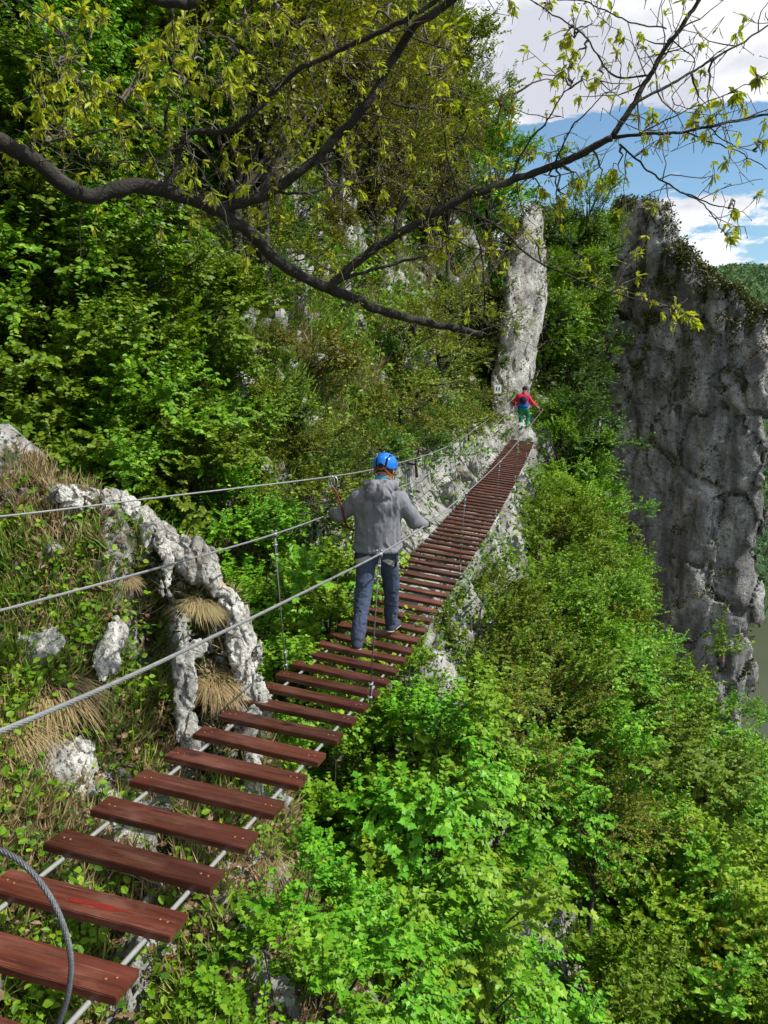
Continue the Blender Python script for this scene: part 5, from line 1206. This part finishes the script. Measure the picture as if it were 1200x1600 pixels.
mb = MB(); mb.tube([(.20, -.02, .84), (.215, -.06, .80), (.20, -.05, .74)], .012, 6); mb.tube([(-.16, -.06, .86), (-.18, -.05, .78), (-.17, .0, .76)], .012, 6); link('gear_loop', mb.mesh('gear_loop', M_BLUEST), har)
# lanyard from the harness up to the safety cable
cl = pathU[np.argmin(np.abs(project(pathU)[0] - 516))]; a = to_local(cl, P1, F1)
mb = MB(); wst = np.array([-.12, .16, 1.0]); mid_ = PX(533, 790, 6.95); ml = to_local(mid_, P1, F1)
pth = smooth_path([a + [.006, 0, -.10], a * .5 + ml * .5 + [-.01, 0, 0.0], ml, ml * .5 + wst * .5 + [-.05, .04, -.10], wst], 40); mb.tube(pth, .009, 6)
lan = link('lanyard', mb.mesh('lanyard', M_RED), per1)
def cara(mb, c, L=.11, Wd=.06):
    th = np.linspace(0, 2 * np.pi, 22); mb.tube(np.stack([Wd / 2 * np.cos(th), 0 * th, L / 2 * np.sin(th)], -1) + c, .0065, 6, False)
for e, dxx in ((0, 0), (1, .03)):
    mb = MB(); cara(mb, a + np.array([dxx, 0, -.048 - .006 * e])); link('carabiner', mb.mesh('carabiner', M_ALU), lan)

# ---- person 2: small figure at the far end
P2 = PX(816, 678, 28.0); F2 = -.15
J2 = dict(sh=[(-.18, .02, 1.36), (.18, .02, 1.34)], el=[(-.34, .06, 1.16), (.33, .0, 1.12)], ha=[(-.40, .22, 1.10), (.50, .12, .90)], hip=[(-.085, 0, .90), (.10, .0, .90)], kn=[(-.07, .02, .48), (.20, .16, .62)],
    an=[(.0, -.02, .09), (.14, .05, .30)], toe=[(.02, .14, .03), (.17, .22, .24)], sole=[(0,), (0,)], head=(.05, .10, 1.60), neck=(.02, .05, 1.46), chest=(0, .02, 1.18), pel=(0, 0, .94), hem=1.03, hx=-.4, jw=.19)
for k, tgt in ((0, PX(804, 634, 28.3)), (1, PX(846, 641, 28.3))): J2['ha'][k] = tuple(to_local(tgt, P2, F2))
M_MAG = cloth('crimson_jersey', (.52, .02, .07), .25); M_GREENT = cloth('green_trousers', (.012, .17, .085), .25); M_PACK = cloth('black_backpack', (.02, .022, .025)); M_BLUEP = cloth('blue_fabric', (.02, .10, .50))
mats2 = dict(jacket=M_MAG, trousers=M_GREENT, shoe=M_GLOVE, sole=M_SOLE, glove=M_GLOVE)
per2, HM2, hd2, nk2, part2_ = make_person(P2, F2, J2, 'small distant person in red jersey and green trousers at the far bridge end', 'people crossing the bridge', .014, mats2)
part2_('backpack', lambda p: ell(p, (0, -.15, 1.22), (.13, .09, .15)), (-.25, -.35, .95), (.25, .05, 1.5), .014, M_PACK)
part2_('waist_layer', lambda p: np.maximum(np.maximum((np.sqrt((p[..., 0] / .20) ** 2 + (p[..., 1] / .165) ** 2) - 1) * .16, p[..., 2] - 1.14), .97 - p[..., 2]), (-.3, -.3, .9), (.3, .3, 1.25), .014, M_BLUEP)
part2_('cap', lambda p: np.maximum(ell(p, hd2 + [0, -.005, .03], (.10, .12, .10)), hd2[2] - .0 - p[..., 2]), hd2 - .2, hd2 + .2, .012, M_PACK)
# small white plate with two dark figures on the rock left of the far end
sp = PX(778, 608, 26.6); mb = MB(); mb.box((0, 0, 0), (.24, .012, .28), None, .003)
sg_ = thing('sign', sp, 'small white plate with two dark marks on the rock left of the distant person', 'sign')
link('plate', mb.mesh('plate', simple('white_enamel', (.75, .77, .78), .4), False), sg_)
for e in (-1, 1):
    mb = MB(); mb.box((e * .045, -.010, -.01), (.035, .006, .10), None, .001); mb.ball((e * .045, -.010, .06), .020, (1, .3, 1), 10, 6); link('pictogram', mb.mesh('pictogram', M_BLACK, False), sg_)
mb = MB(); mb.tube([(0, .01, .08), (.1, 1.2, .0)], .014, 8); link('bracket', mb.mesh('bracket', M_STEEL), sg_)
